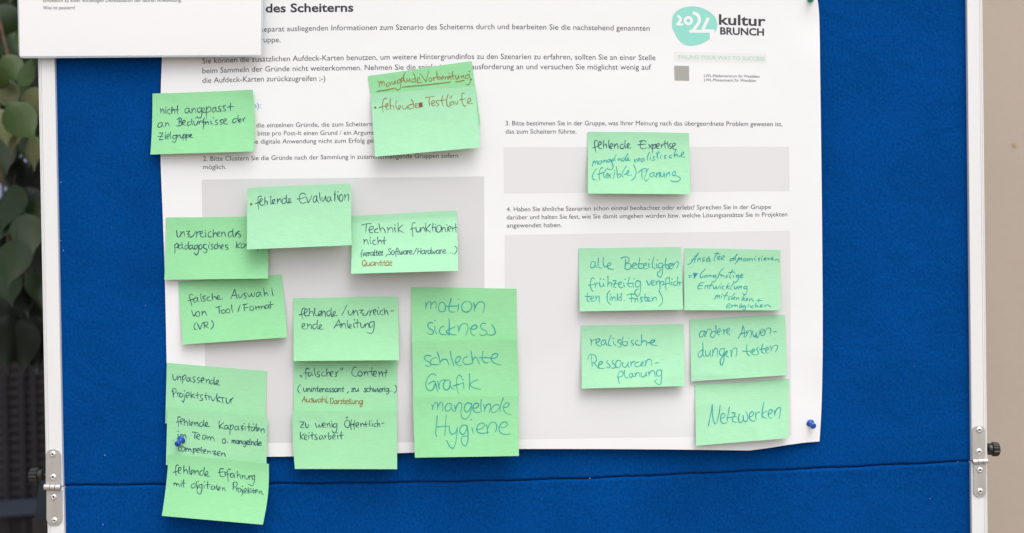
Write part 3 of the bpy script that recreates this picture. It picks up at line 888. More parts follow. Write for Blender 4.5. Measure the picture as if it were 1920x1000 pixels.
# ------------------------------------------------------------------ the writing, stroke by stroke
# each entry: (x, y) of the corner the strokes are measured from, enlargement, strokes
INK = {
'motion': (760, 540, 6.252, "238,165 243,205 238,250|240,215 262,175 290,158 300,175 297,245|299,205 322,175 350,162 362,185 358,248|440,170 405,180 388,225 395,265 430,282 465,262 472,215 455,180 435,170|537,125 520,190 510,245 522,275 555,285 582,278|480,215 540,214 625,213|625,190 620,240 612,275|620,130 625,134|722,157 680,175 662,220 672,265 710,283 755,268 780,220 768,175 735,157|800,172 812,220 810,278|812,250 835,195 870,163 905,165 928,190 925,240 905,292"),
'sickness': (760, 540, 6.252, "322,410 285,410 263,435 275,470 315,495 332,520 310,542 272,540 252,520|345,455 348,500 368,542|345,382 352,386|455,450 415,465 400,510 415,542 460,548 505,540|512,362 516,450 512,560|585,455 530,480 482,505 490,525 540,545 598,552|612,440 625,480 628,522|628,500 650,440 690,418 728,430 732,480 708,562|755,472 800,485 840,462 825,435 785,450 768,495 775,540 818,558|940,418 905,415 882,445 895,480 940,500 960,525 930,552 890,556 870,540|1010,430 1030,450 1050,500 1055,530 1020,552 975,550 958,535"),
'schlechte': (760, 540, 6.252, "300,800 255,790 225,810 240,850 290,875 300,900 270,922 235,905|368,815 320,830 290,870 305,895 360,900 400,898|375,755 395,810 408,895|408,870 440,840 480,838 500,870 512,908|527,745 540,820 570,912|582,870 620,870 650,820 625,805 595,830 590,875 620,905 668,908|730,808 690,820 675,860 700,895 750,895 790,882|768,738 780,800 790,880|790,850 820,812 845,830 868,892|912,745 900,810 908,850 940,878 975,875|865,820 930,815 1000,820|1002,828 1050,822 1085,790 1060,768 1020,790 1005,830 1030,870 1080,895 1130,905"),
'Grafik': (760, 700, 6.252, "360,30 335,8 300,15 260,60 240,130 255,185 295,205 330,180 350,120 345,100|270,130 310,100 345,98 360,140 378,215|378,90 390,140 402,190|395,140 415,95 445,78 478,88|515,80 475,85 448,125 450,175 485,198 515,170 528,110 522,85|525,95 525,140 545,175 580,190|662,50 640,22 612,40 600,100 605,180 628,242|562,150 610,135 668,118|678,110 685,145 685,185|672,72 679,78|750,8 755,90 750,188|850,78 800,95 758,135 800,170 882,190"),
'mangelnde_c': (760, 700, 6.252, "310,370 320,395 318,430|320,400 345,350 372,345 380,380 378,430|380,395 405,350 430,345 440,390 438,445|540,360 500,355 470,390 470,430 500,445 530,415 542,365|540,370 540,410 572,452|575,375 585,410 590,450|590,420 615,360 650,345 662,390 650,458|770,360 735,345 705,370 690,415 715,455 750,430 772,385 775,350|775,355 770,440 740,510 700,538 662,515 652,465|790,410 835,405 862,370 835,350 800,375 792,420 820,455 880,458|890,308 885,380 892,452|915,370 928,410 930,455|930,420 955,375 990,360 1000,395 980,462|1100,375 1060,370 1020,400 1005,440 1030,462 1075,440 1110,390|1148,290 1120,370 1108,455|1150,405 1195,395 1220,362 1195,345 1160,370 1150,420 1180,465 1240,488"),
'Hygiene': (760, 700, 6.252, "375,500 365,600 355,700 368,745|480,488 472,600 462,735|362,632 430,625 515,620|515,620 520,680 545,715 585,700 605,650|610,632 602,740 580,850 550,880 515,850 485,785|722,620 680,608 645,640 640,690 670,718 705,690 722,640|722,615 735,700 730,800 700,855 665,820 655,760 690,738 730,740|780,640 790,670 795,705|765,545 780,547|835,660 890,650 930,610 905,582 860,600 835,650 850,690 900,705 975,692|950,605 962,650 962,710|962,670 985,600 1030,572 1065,595 1070,650 1048,695|1100,625 1150,640 1195,605 1180,572 1135,580 1100,630 1110,690 1160,718 1238,710"),
'Netzwerken': (1290, 700, 7.145, "272,705 300,570 325,420|325,420 328,560 355,675 385,660|385,660 415,550 432,425|430,608 480,590 495,550 465,540 440,575 440,640 475,675 525,655|555,452 540,540 525,620 540,645|520,600 580,590 650,578|590,530 630,535 620,570 592,625 610,650 650,655|690,545 675,600 685,650 715,660 740,620|740,570 745,630 775,650 800,610 795,550 772,515|825,585 865,570 880,530 855,515 828,545 825,600 855,640 905,635|905,525 905,570 915,618|908,570 930,530 968,520|1018,385 1000,480 988,605|1055,505 1020,530 988,560 1015,590 1055,605|1068,550 1110,540 1130,500 1105,485 1080,520 1080,575 1105,602 1135,595|1155,500 1160,540 1160,575|1160,550 1190,480 1235,460 1238,510 1222,605"),
'realistische': (1080, 600, 7.41, "205,268 215,310 212,355|213,310 240,278 278,270|275,315 315,300 330,268 305,262 280,290 285,330 315,362 345,362|408,285 370,282 350,315 360,348 390,340 410,300|410,285 412,320 425,348 440,350|485,215 460,280 450,335 465,358 495,355|518,300 525,330 560,358|512,258 522,256|620,280 590,280 582,305 610,330 630,355 610,378 580,372|655,240 640,290 645,330 670,355 705,358|625,318 660,305 705,300|718,300 712,330 708,358|730,252 737,255|805,282 775,285 768,310 790,330 798,350 770,362|865,282 832,300 828,335 860,350 905,348|908,205 912,270 908,348|910,320 940,290 970,295 985,320 978,360|985,315 1050,318 1090,300 1090,280 1055,285 1030,315 1060,345 1138,360"),
'Ressourcen': (1080, 600, 7.41, "212,500 220,580 228,650|165,550 178,500 215,478 262,495 285,545 265,590 228,600|245,595 280,630 320,682|310,630 350,615 368,590 345,578 318,605 315,650 345,675 400,670|445,562 425,590 455,615 475,640 455,665 425,655|520,560 500,590 530,620 550,640 535,665 500,670 492,655|590,562 560,580 550,630 570,665 605,655 628,610 618,570 590,562|650,590 650,640 680,660 705,640 725,600|725,590 725,640 745,662|760,580 765,615 765,645|765,610 790,585 820,578|870,585 830,600 818,635 845,652 885,640|885,640 925,610 935,585 912,590 900,625 925,645 955,630|960,565 968,600 965,645|968,610 995,555 1030,548 1050,575 1045,640|1095,600 1155,597"),
'planung': (1080, 600, 7.41, "580,790 610,795 650,770 655,730 625,712 595,735 582,800|582,790 590,840 608,888|672,705 675,770 690,800 725,805|785,745 755,750 740,780 755,800 785,780 790,745|788,750 795,780 815,788|820,740 828,765 825,788|828,770 850,735 875,738 888,790|905,735 905,775 930,795 960,775 975,735|975,730 975,765 990,782|1005,725 1012,750 1015,780|1014,755 1045,710 1080,708 1095,740 1102,788|1185,705 1150,695 1120,725 1125,770 1160,785 1185,750|1190,700 1188,800 1180,880 1150,900 1105,870 1098,845 1130,828"),
'andere': (1285, 585, 7.407, "245,262 210,280 195,325 210,350 245,335 262,285|262,265 260,310 272,350|275,270 285,310 280,345|285,315 310,250 345,240 365,265 358,315|425,275 385,275 355,300 350,340 380,355 415,320|425,192 425,260 420,310|440,290 480,270 482,240 460,240 445,275 455,315 480,318|530,245 535,285 538,312|536,280 560,250 590,240|570,285 605,265 615,235 595,228 578,260 585,300 620,315|735,365 780,290 800,188|800,188 820,260 818,355|755,310 800,295 850,290|850,265 858,310 835,350|858,310 885,260 912,262 918,310 902,358|935,262 940,310 960,350 980,320 985,280|985,290 990,355 1020,330 1035,255|1040,295 1075,275 1080,240 1055,245 1045,290 1060,325 1090,325|1098,250 1105,290 1100,325|1105,290 1130,235 1170,225 1188,250 1175,312|1230,277 1265,272"),
'dungen': (1285, 585, 7.407, "245,530 205,545 180,590 195,632 235,600 250,540|242,430 245,520 240,590 270,632|282,535 285,600 310,615 335,580 345,540|345,540 345,590 362,622|375,525 382,570 380,620|382,580 405,515 435,505 445,540 445,622|530,510 490,515 475,560 485,600 520,600 540,550|540,500 540,600 530,690 505,740 485,710 490,660 530,610 575,580|575,580 585,545 560,560 570,610 605,632|630,530 640,570 640,625|642,580 665,515 700,500 718,530 702,632|855,455 850,530 865,590 902,610|800,545 870,548 960,540|905,570 950,555 960,520 930,525 925,575 955,600|1015,495 990,515 1010,550 1015,580 980,598 950,590|1078,445 1060,500 1065,560 1110,580|1025,525 1080,515 1130,505|1110,545 1150,520 1145,490 1120,510 1120,560 1160,575|1180,470 1192,510 1190,545|1192,520 1230,470 1275,465 1280,500 1250,558"),
'alle': (1080, 460, 7.69, "270,240 230,240 208,290 220,325 260,315 280,260|280,245 275,290 300,325|325,185 318,260 325,310 355,328 380,325|395,178 392,250 405,300 430,312 445,305|445,300 490,290 505,260 475,255 452,290 470,335 540,348|712,195 715,260 705,335|650,188 690,172 740,172 768,200 755,240 715,260|715,262 770,265 795,300 780,340 730,348 700,330|805,305 850,290 862,262 835,258 812,290 820,330 880,335|920,180 908,260 900,310 930,335 970,325|870,275 920,268 975,270|970,300 1010,285 1015,262 985,265 970,305 990,340 1040,335|1050,265 1048,300 1065,330|1050,210 1060,206|1125,168 1105,240 1100,300 1120,330 1150,330|1158,270 1158,300 1168,330|1170,215 1180,220|1245,265 1205,260 1185,290 1195,325 1235,320 1250,280|1250,262 1250,360 1235,440 1205,458 1175,430 1185,390 1240,345|1295,192 1290,260 1295,320 1325,340 1360,330|1245,290 1300,285 1345,285|1330,310 1370,300 1380,268 1350,268 1338,310 1365,340 1385,335|1395,260 1400,300 1395,330|1400,300 1435,250 1470,235 1478,270 1448,335"),
'fruehzeitig': (1080, 460, 7.69, "262,480 232,470 215,510 205,580 220,630 245,668|180,580 215,572 262,568|270,540 280,580 275,610|280,575 305,545 325,548|340,535 345,580 370,600 395,570 400,545|400,545 400,580 412,598|350,488 360,485|395,492 403,492|460,445 462,520 455,600|460,570 485,535 510,545 512,600|530,515 575,510 560,560 545,600 580,612|520,560 560,555 605,552|610,570 650,555 655,530 625,535 615,580 640,610 680,605|690,540 690,580 705,602|705,492 715,488|770,468 755,530 752,580 780,600 805,595|730,560 770,550 820,548|825,545 822,580 830,608|832,485 840,487|925,530 885,510 860,545 865,595 900,600 930,550|930,520 932,620 920,700 885,738 850,700 860,650 900,630|1018,512 1035,550 1052,575 1075,540 1090,505|1085,555 1120,540 1125,510 1100,515 1090,555 1110,580 1140,570|1150,515 1158,550 1155,580|1158,550 1180,520 1210,515|1205,520 1210,600 1205,670|1208,560 1235,520 1262,530 1262,565 1230,575|1330,470 1300,480 1290,540 1290,600 1305,648|1262,565 1300,560 1340,545|1350,460 1348,520 1355,570|1380,530 1380,575|1382,488 1388,490|1440,525 1410,535 1405,565 1430,582 1460,570|1468,455 1465,520 1462,575|1463,560 1485,530 1495,550 1498,580|1505,540 1520,540"),
'ten': (1080, 460, 7.69, "165,695 160,750 165,800 195,808|130,738 175,740 215,735|205,775 250,765 252,735 225,738 212,775 230,805 268,800|285,735 292,770 285,800|292,770 315,735 335,745 335,818|490,655 455,700 450,780 470,830 505,858|490,745 492,800|495,708 502,708|515,745 520,780 518,805|520,780 545,745 562,760 565,805|600,695 598,750 592,805|640,745 600,770 605,778 640,800|655,695 650,750 655,805|695,798 700,800|800,700 800,760 798,825|735,718 790,705 870,708|765,770 810,765 850,762|850,765 855,800 848,820|852,790 870,768 885,768 892,795 895,822|960,750 930,755 940,785 955,810 925,825|1000,700 990,760 1000,800 1030,805|975,755 1010,752 1050,755|1020,790 1055,780 1060,755 1035,765 1035,795 1060,808 1085,795|1095,755 1105,785 1105,805|1108,780 1135,750 1155,760 1160,805|1195,660 1235,730 1250,790 1230,850 1185,885"),
'fehlende_u': (540, 540, 6.25, "208,248 185,235 165,260 160,310 175,370|127,318 165,308 200,300|190,300 225,275 222,248 200,255 190,300 210,330 245,320|250,240 252,280 245,330|250,300 275,275 295,290 298,335|315,240 312,290 325,325 350,320|350,320 385,300 385,275 362,280 358,320 380,328 395,310|395,265 400,300 398,330|400,300 425,270 435,290 438,340|495,268 465,275 455,310 475,330 500,300|508,235 505,280 510,335 530,335|520,325 550,300 550,275 530,290 530,320 550,328 582,322|688,205 660,265 630,322|705,270 712,310 730,320 750,300 765,262|765,262 770,300 762,320|770,295 800,265 815,290 820,325|838,262 880,258|880,258 850,290 862,295 885,300 868,322|880,318 905,322 930,300 940,270|955,265 962,300 958,325|962,295 980,268 1000,262|1000,295 1030,275 1025,255 1005,265 1005,305 1030,318|1050,265 1050,300 1062,318|1058,232 1063,235|1110,262 1085,275 1080,300 1100,318 1125,310|1125,235 1130,280 1135,315|1133,300 1150,265 1165,285 1172,318|1210,272 1240,268"),
'ende': (540, 540, 6.25, "160,460 195,440 190,418 170,425 165,465 185,485 215,475|225,420 232,450 230,482|232,450 258,425 272,440 275,485|335,425 300,430 290,465 310,482 338,455|345,380 342,430 348,478 365,480|362,475 390,450 385,430 368,440 368,475 390,485 415,478|540,470 570,420 595,375|595,375 610,420 612,470|560,440 620,430|625,415 630,445 628,470|630,445 655,415 670,430 680,478|695,380 698,430 710,470|710,468 740,445 735,425 718,435 722,470 745,472|770,415 772,450 785,470|775,372 782,378|815,370 812,420 815,470|785,412 815,410 845,408|850,415 858,460 880,465 900,430|900,415 905,440 905,468|905,440 935,412 945,430 950,468|1000,395 965,405 955,445 975,465 1000,430|1010,395 1010,460 995,515 965,535 925,518"),
'evaluation': (455, 340, 7.69, "268,218 240,215 222,250 222,330 232,408|182,325 225,308 262,298|250,300 285,270 280,250 258,260 245,310 265,345 305,340|322,225 320,280 320,345|320,300 345,285 355,300 358,340|405,215 402,270 405,330|405,330 440,310 465,280 455,262 430,280 435,320 470,325|500,250 505,290 500,325|505,285 540,250 550,270 555,310|615,245 575,260 570,310 590,325 625,300|632,205 628,260 635,300 655,320|650,318 680,295 682,250 660,260 660,305 680,310 712,300|905,190 860,172 825,200 818,250 830,300 870,318 920,300|785,258 850,248 915,222|920,228 935,280 945,310 975,260 1000,195|1060,210 1030,225 1015,270 1030,305 1060,280 1065,225|1068,215 1070,270 1100,315|1110,165 1112,230 1125,290|1140,230 1150,290 1175,270 1195,215 1200,270 1215,285|1250,225 1225,240 1220,280 1240,295 1265,260|1265,225 1268,260 1285,290|1330,140 1330,210 1328,290|1318,190 1350,188|1368,200 1372,240 1380,270|1368,152 1373,156|1425,190 1395,215 1395,265 1415,290 1440,270 1445,215 1425,190|1470,190 1475,235 1470,280|1475,230 1510,190 1528,200 1525,290"),
'technik': (640, 380, 6.25, "240,265 290,250 355,248|295,255 290,300 285,355|325,325 365,310 375,285 345,280 325,310 335,350 370,352|430,305 400,315 388,335 400,352 435,352|440,250 450,300 465,350|455,320 480,295 500,310 518,355|540,290 548,320 545,355|548,320 580,290 600,310 605,350|622,290 628,320 635,350|628,262 634,266|665,238 665,290 668,350|718,262 690,290 668,315 695,335 730,352|865,240 840,238 828,275 835,340 838,402|808,315 840,302 870,298|875,290 880,335 905,345 925,310|925,290 930,320 925,350|930,320 960,290 975,310 985,350|990,240 988,300 1000,340|1045,255 1015,285 995,310 1020,330 1045,348|1075,240 1070,300 1075,340|1060,295 1095,290|1100,285 1105,320 1108,345|1100,255 1105,258|1145,265 1115,290 1118,335 1145,348 1170,315 1165,275 1145,265|1175,285 1180,320 1180,350|1180,315 1205,290 1218,310 1225,345|1245,290 1245,345|1232,262 1238,266|1252,320 1285,300 1278,280 1255,290 1255,325 1280,342|1300,290 1305,345|1305,310 1325,290|1340,250 1340,300 1345,350|1320,295 1362,292"),
'nicht_t': (640, 380, 6.25, "262,430 268,460 265,492|268,460 292,432 305,450 318,492|335,435 342,470 350,485|338,410 344,414|400,440 375,445 370,475 390,492 415,485|425,405 428,450 432,490|430,465 455,440 468,455 478,488|505,402 500,450 505,492|478,450 528,442"),
'nicht': (270, 160, 7.143, "220,310 228,345 222,380|228,345 255,318 265,340 268,388|292,320 292,355 300,385|290,290 295,294|345,322 320,330 318,365 335,385 358,375|375,290 370,340 375,380|372,350 395,322 408,340 412,380|450,275 445,330 450,385|412,330 465,328|600,308 565,310 548,345 560,372 590,360 605,320|605,305 605,345 630,375|638,315 645,345 640,375|645,340 670,308 688,320 692,370|760,305 725,310 718,345 740,365 765,335|768,300 775,370 765,425 735,440 712,415|770,355 805,335 805,305 782,310 775,345 800,368 830,355|835,290 835,370 838,450|838,320 870,290 895,300 885,345 842,365|960,300 930,305 912,340 930,360 960,335|962,300 965,335 985,352|1030,280 1000,290 1005,315 1030,330 1020,352 990,350|1090,275 1062,280 1062,305 1090,325 1085,345 1055,345|1160,238 1155,300 1160,345|1118,295 1165,285 1208,290"),
'beduerf': (270, 160, 7.143, "235,500 200,510 185,545 200,565 230,550 245,515|245,500 245,535 265,562|285,500 290,530 285,555|290,530 315,500 325,515 340,550|470,445 472,500 465,545|440,460 480,435 500,450 495,480 468,490|468,490 500,495 505,525 475,545 430,545|510,515 550,490 545,470 520,480 520,520 555,538|620,490 590,495 580,525 600,540 630,515|640,450 640,500 650,535|665,480 672,525 695,535 715,500|718,480 722,525|690,440 694,438|708,435 712,433|735,485 742,525|740,500 765,478 785,480|810,440 795,470 800,530 790,590|770,500 830,488|820,490 825,530|825,515 850,488 862,505 868,528|895,480 900,515 925,522|925,435 930,438|985,465 960,475 962,495 985,505 980,525 950,528|1050,460 1022,470 1025,490 1048,505 1040,522 1015,525|1065,490 1100,470 1095,450 1070,460 1065,500 1085,518 1120,520|1245,445 1200,455 1188,490 1210,505 1245,475|1260,402 1258,450 1270,498|1270,498 1300,470 1290,450 1275,470 1290,500|1325,450 1330,490|1328,465 1355,428"),
'zielgr': (270, 160, 7.143, "205,640 250,640|250,640 205,730|205,730 260,728|185,690 260,682|285,660 285,705 300,720|285,632 290,635|300,695 335,680 330,655 308,670 310,710 335,718|355,625 350,680 365,712|425,670 395,675 385,705 405,720 430,695|435,665 430,730 410,765 375,750|448,665 455,705|455,680 480,665 490,700 510,705 520,665|525,660 522,740|525,680 550,660 560,680 545,705 525,708|570,655 562,745|568,680 595,660 600,685 575,702|610,690 635,670 625,655 610,680 625,700 655,698"),
'unzur': (300, 400, 7.69, "240,250 250,330 275,345 298,300|298,265 305,300 298,340|305,300 340,265 350,290 355,335|380,262 430,255|430,255 395,300|395,300 425,310 400,345|425,340 450,345 490,310 500,272|520,265 528,300 522,350|528,300 550,272 578,265|575,300 610,285 610,260 585,268 580,320 610,345 640,335|655,275 655,315 665,345|650,250 656,252|735,265 700,280 695,325 720,345 750,335|768,240 768,300 770,350|770,310 800,280 815,300 820,330|822,310 858,295 855,270 830,280 828,325 860,335|885,270 890,300 888,335|890,300 920,270 935,290 945,338|1040,262 995,275 985,320 1005,345 1045,310|1052,228 1050,290 1060,340 1080,340|1085,325 1105,300 1100,280 1085,295 1090,335|1150,260 1120,265 1125,290 1155,310 1160,335 1125,345"),
'paedag': (300, 400, 7.69, "210,455 215,520 215,580|212,470 240,435 262,450 255,490 218,500|310,455 275,465 270,505 295,515 320,480|322,450 322,490 340,515|308,430 325,428|395,460 365,470 358,505 380,520 400,490|412,415 408,470 415,515|455,460 425,470 420,505 440,518 465,490|468,460 468,495 485,520|535,460 500,470 495,505 515,515 540,480|545,455 555,520 545,580 515,600 490,560|590,450 562,470 565,510 590,518 608,485 590,450|665,450 632,455 625,490 650,510 675,520 670,560 645,575 625,550|700,460 702,495 715,515|710,425 715,428|765,445 738,455 745,480 765,495 755,518 730,515|815,450 788,465 785,500 805,515 825,500|828,420 830,470 835,515|832,490 855,460 868,480 872,515|878,495 910,475 905,450 885,465 885,505 910,518|975,455 945,460 950,485 980,500 978,520 945,522|1105,410 1105,460 1100,505|1165,425 1130,455 1105,475 1140,495 1155,502|1200,435 1172,455 1170,490 1195,500 1222,470 1205,440|1232,440 1240,495|1240,470 1262,440 1275,455 1280,495|1407,440 1410,552|1408,460 1435,445 1445,470 1410,490|1480,400 1478,490|1460,445 1500,440"),
'falsche': (300, 500, 6.25, "385,335 358,325 345,360 360,410 375,468|328,402 358,392 400,380|430,365 400,375 395,410 415,420 435,390|438,362 442,395 455,415|480,320 478,370 490,410|530,345 505,352 508,375 530,385 525,405 500,405|580,355 555,365 552,390 575,402 600,395|612,318 612,360 618,395|615,375 640,350 655,365 660,388|668,375 695,355 690,340 672,350 675,382 735,380|828,378 855,320 875,265|875,265 890,320 905,380|840,345 900,330|920,325 930,365 955,355 965,315|1005,310 985,320 990,340 1010,352 1000,372 975,368|1025,315 1040,350 1060,345 1070,310|1070,315 1085,350 1105,340 1110,300|1165,300 1135,310 1130,345 1150,352 1170,320|1172,300 1178,330 1192,350|1215,258 1222,310 1228,350|1225,325 1250,305 1262,320 1268,345|1310,252 1315,300 1328,348"),
'von': (300, 500, 6.25, "370,512 385,560 400,580 425,530|450,525 420,545 425,580 455,580 465,545 445,525|490,520 495,550 495,575|495,550 520,525 535,545 552,578|655,480 725,462|690,475 695,520 695,552|745,505 720,520 725,545 755,545 765,520 745,505|800,495 775,510 778,540 808,540 820,515 800,495|840,448 842,500 858,540|940,448 925,495 910,535|990,450 985,485 995,520|968,450 1035,435|985,485 1035,478|1080,460 1055,475 1055,505 1085,512 1100,485 1080,460|1120,465 1125,510|1125,485 1150,465|1155,465 1160,505|1160,485 1180,465 1190,475 1190,500|1190,480 1210,462 1222,475 1225,495|1260,450 1235,460 1232,485 1255,490 1268,465|1268,450 1275,480 1285,488|1295,410 1290,450 1300,488|1270,455 1335,440"),
'vr': (300, 500, 6.25, "425,655 400,690 405,730 430,738|440,672 455,705 470,735 490,680 505,650|515,655 520,725|505,665 545,648 560,675 520,695|525,695 572,722|605,635 625,665 622,700 595,738"),
'unpass': (300, 680, 6.25, "150,135 155,190 180,205 200,165|202,155 210,185 205,208|208,185 235,160 242,180 245,215|262,160 265,210 262,252|262,180 290,145 305,160 295,190 265,200|340,180 318,185 315,212 335,218 348,195|350,178 355,210 368,225|410,165 388,175 395,198 412,210 400,230 380,225|460,175 440,185 445,205 462,218 452,238 430,235|475,215 510,205 512,180 490,185 480,220 505,242|540,195 545,220 540,245|545,220 570,195 578,215 580,245|620,205 592,215 590,248 612,250 630,225|635,170 632,220 640,262|645,255 680,235 680,205 660,220 658,255 702,265"),
'projstr': (300, 680, 6.25, "150,325 155,370 158,415|140,340 155,305 185,312 185,345 158,365|200,345 205,395|205,365 225,348|245,358 225,378 232,402 255,402 265,378 245,358|280,365 285,420 275,465 255,440|285,330 290,333|300,395 340,380 335,350 310,360 305,400 330,418|365,345 362,380 365,418|400,368 370,390 390,405 410,412|440,350 435,390 445,425|415,385 470,378|500,375 475,388 480,410 500,425 490,445 465,440|540,355 535,400 545,440|515,390 570,388|570,390 575,440|575,410 595,395 610,440 625,445 650,405|668,365 665,410 672,465|700,400 672,430 690,450 712,465|735,405 730,440 740,475|700,412 765,412|775,420 780,465 800,478 825,430|828,425 830,478|830,440 860,405"),
'kapaz': (300, 680, 6.25, "235,640 212,640 212,690 218,750|192,698 245,688|240,700 268,680 262,655 242,670 240,710 262,725|285,665 282,700 285,738|283,710 308,685 320,700 325,745|345,670 345,715 355,742|360,735 385,715 382,695 365,710 372,742|405,700 412,745|410,725 435,700 445,720 450,752|495,700 468,710 465,740 485,750 505,725|512,672 510,715 518,750|528,745 555,725 552,700 535,710 535,745 583,748|695,685 692,730 700,778|745,705 715,730 700,748 725,765 750,778|785,735 760,745 758,775 778,780 795,755|798,735 800,770 812,780|825,730 822,790 818,845|825,755 850,730 862,750 845,780 825,785|905,745 880,752 878,780 900,788 912,765|915,745 920,780 930,790|945,745 975,740|975,740 952,770 975,780 955,800|995,750 998,790|985,715 990,718|1045,715 1040,760 1045,805|1018,755 1070,755|1095,755 1072,765 1070,795 1092,800 1102,775|1105,755 1108,800|1088,722 1103,718|1128,720 1125,770 1132,805|1110,765 1150,765|1135,800 1160,785 1160,765 1142,775 1145,805|1180,775 1185,820|1185,795 1210,775 1220,790 1222,828"),
'team': (300, 680, 6.25, "212,840 215,875|210,805 215,808|240,840 242,878|242,855 258,842 268,855 270,880|270,860 288,845 300,860 308,885|378,815 445,822|412,820 408,860 405,895|425,875 465,860 462,840 435,850 430,885 465,900|525,850 500,860 498,890 520,898 535,870|538,850 545,895|560,865 562,910|562,885 580,868 590,885 592,915|592,890 612,872 628,890 638,928|755,890 732,905 735,940 760,945 770,915 755,890|790,935 795,938"),
'kompet': (300, 820, 6.25, "225,90 215,130 225,160 250,160|260,100 235,125|275,110 255,130 260,160 285,160 292,130 275,112|300,125 305,170|305,145 322,128 332,145 335,172|335,150 352,135 362,150 368,175|390,130 390,175 388,205|390,150 412,132 420,150 405,172 390,175|430,160 460,148 455,130 435,142 435,175 462,180|485,115 480,155 490,190|460,150 512,150|505,175 535,160 530,145 510,160 515,190 540,192|555,160 560,195|560,175 580,162 592,175 598,200|615,165 655,160|655,160 625,190|625,190 655,195 632,212|665,200 700,185 695,165 672,180 675,212 700,215|720,185 722,222|722,200 745,185 760,200 765,230"),
'erfahr': (300, 820, 6.25, "215,328 190,332 182,380 188,450|155,412 215,395|215,400 245,380 240,355 218,365 215,415 245,425|280,335 278,380 280,430|280,400 305,380 320,395 325,435|345,340 345,400 358,440|358,435 390,410 385,385 365,400 370,440|405,390 412,440|410,415 440,390 450,410 458,450|500,390 472,400 470,440 490,448 512,420|518,358 515,410 525,455|530,450 560,425 555,400 538,412 540,452 583,458|745,372 705,372 700,420 715,460 755,462|685,412 755,405|760,405 765,455|762,425 790,400|825,378 800,375 790,420 800,520|775,440 830,425|850,425 828,435 828,465 850,470 862,445|865,425 872,475|905,400 905,440 908,480|907,455 930,435 940,450 945,490|962,445 965,490|965,462 990,450 1000,485 1025,490 1040,450|1042,450 1045,498|1045,470 1068,450 1078,470 1080,500|1108,450 1085,455 1082,485 1105,490|1110,445 1105,520 1085,570 1055,560 1030,550"),
'digital': (300, 820, 6.25, "160,535 165,575|165,550 182,538 192,550 195,580|195,560 212,545 222,560 228,585|245,545 250,585|248,515 252,518|278,500 272,545 280,590|255,540 300,538|410,545 375,552 365,585 390,595 415,570|428,520 425,565 435,600|445,560 440,600 430,612|448,515 452,518|490,555 462,562 460,590 485,595|492,550 490,620 470,665 440,650 432,620|515,560 518,600|520,520 525,523|560,515 555,560 562,608|535,560 590,555|625,570 602,580 602,608 622,612 635,588|638,570 645,612|665,560 665,595 678,625|680,620 705,600 700,580 685,595 690,628|730,590 735,630|735,605 752,592 758,610 765,632|860,530 860,590 852,620|850,555 875,525 905,540 895,575 862,588|892,590 900,632|898,605 918,592|935,595 914,612 918,640 940,640 948,615 935,595|960,610 965,650 958,690|962,575 967,578|980,640 1010,625 1005,600 985,615 985,650 1010,655|1035,590 1030,630 1035,660|1070,600 1035,632 1075,650|1095,600 1090,635 1098,662|1060,632 1125,622|1110,650 1140,635 1135,615 1115,630 1120,662|1160,630 1165,668|1165,645 1188,630 1195,660 1215,675"),
'content': (540, 670, 6.25, "142,212 145,232|158,215 162,238|248,140 222,132 208,160 212,265|178,188 245,178|262,180 240,188 238,215 258,222 275,198|278,178 282,205 292,220|310,130 312,180 325,222|370,170 345,178 350,200 370,212 358,232 335,228|420,175 398,185 398,212 420,222 440,212|455,135 452,180 455,225|454,200 478,172 488,190 492,222|495,205 525,188 520,168 500,178 500,215 525,228|560,170 565,220 550,232|565,190 600,155|620,128 622,148 632,152|640,125 640,148|800,120 775,118 750,160 752,205 785,225 812,215|850,165 822,180 825,215 855,220 872,190 850,165|892,170 898,218|896,195 920,168 932,185 938,220|985,120 980,180 990,222|945,172 1030,165|1000,210 1035,190 1028,165 1005,180 1005,218 1035,225|1065,170 1070,230|1070,198 1095,170 1105,190 1112,230|1150,145 1148,195 1140,240|1115,185 1165,180"),
'wenig': (540, 670, 6.25, "140,760 190,758|190,758 145,820|145,820 185,828|152,795 182,790|205,770 210,815 230,825 245,780|322,775 335,820 355,815 365,785|365,785 375,820 395,805 400,770|405,805 435,790 430,768 410,780 412,815 440,822|455,775 460,820|460,795 480,772 490,790 495,822|515,775 518,820|505,750 510,752|565,780 535,785 530,815 555,820 570,790|575,775 572,840 555,885 525,880 515,850|700,735 668,755 668,805 700,825 725,790 715,745 695,735|680,715 688,706|694,708 698,700|745,730 735,790 740,850|720,795 770,780|785,735 772,790 778,848|760,790 800,778|795,805 825,790 820,765 800,775 800,815 830,820|850,775 855,820|852,795 875,772 885,790 890,815|915,750 910,790 918,818|890,788 940,782|955,740 955,790 965,812|985,775 990,812|980,745 985,748|1035,775 1012,785 1012,808 1035,815|1045,735 1048,780 1052,815|1050,795 1068,775 1075,795 1080,815|1100,775 1125,772"),
'keits': (540, 670, 6.25, "145,880 145,930 150,965|190,900 155,930 175,960|190,955 220,935 215,910 195,925 195,960 225,968|240,915 245,965|245,885 250,888|285,880 280,930 288,965|258,915 315,910|340,905 318,915 322,935 342,945 332,965 310,962|395,920 370,928 368,955 388,960 402,935|405,918 410,945 425,960|430,915 435,958|432,935 455,915|475,885 472,925 475,955|472,935 495,920 505,940 490,962 475,955|520,945 550,930 545,908 525,920 525,955 555,960|580,915 585,960|572,885 578,888|625,875 620,925 628,965|600,918 650,912"),
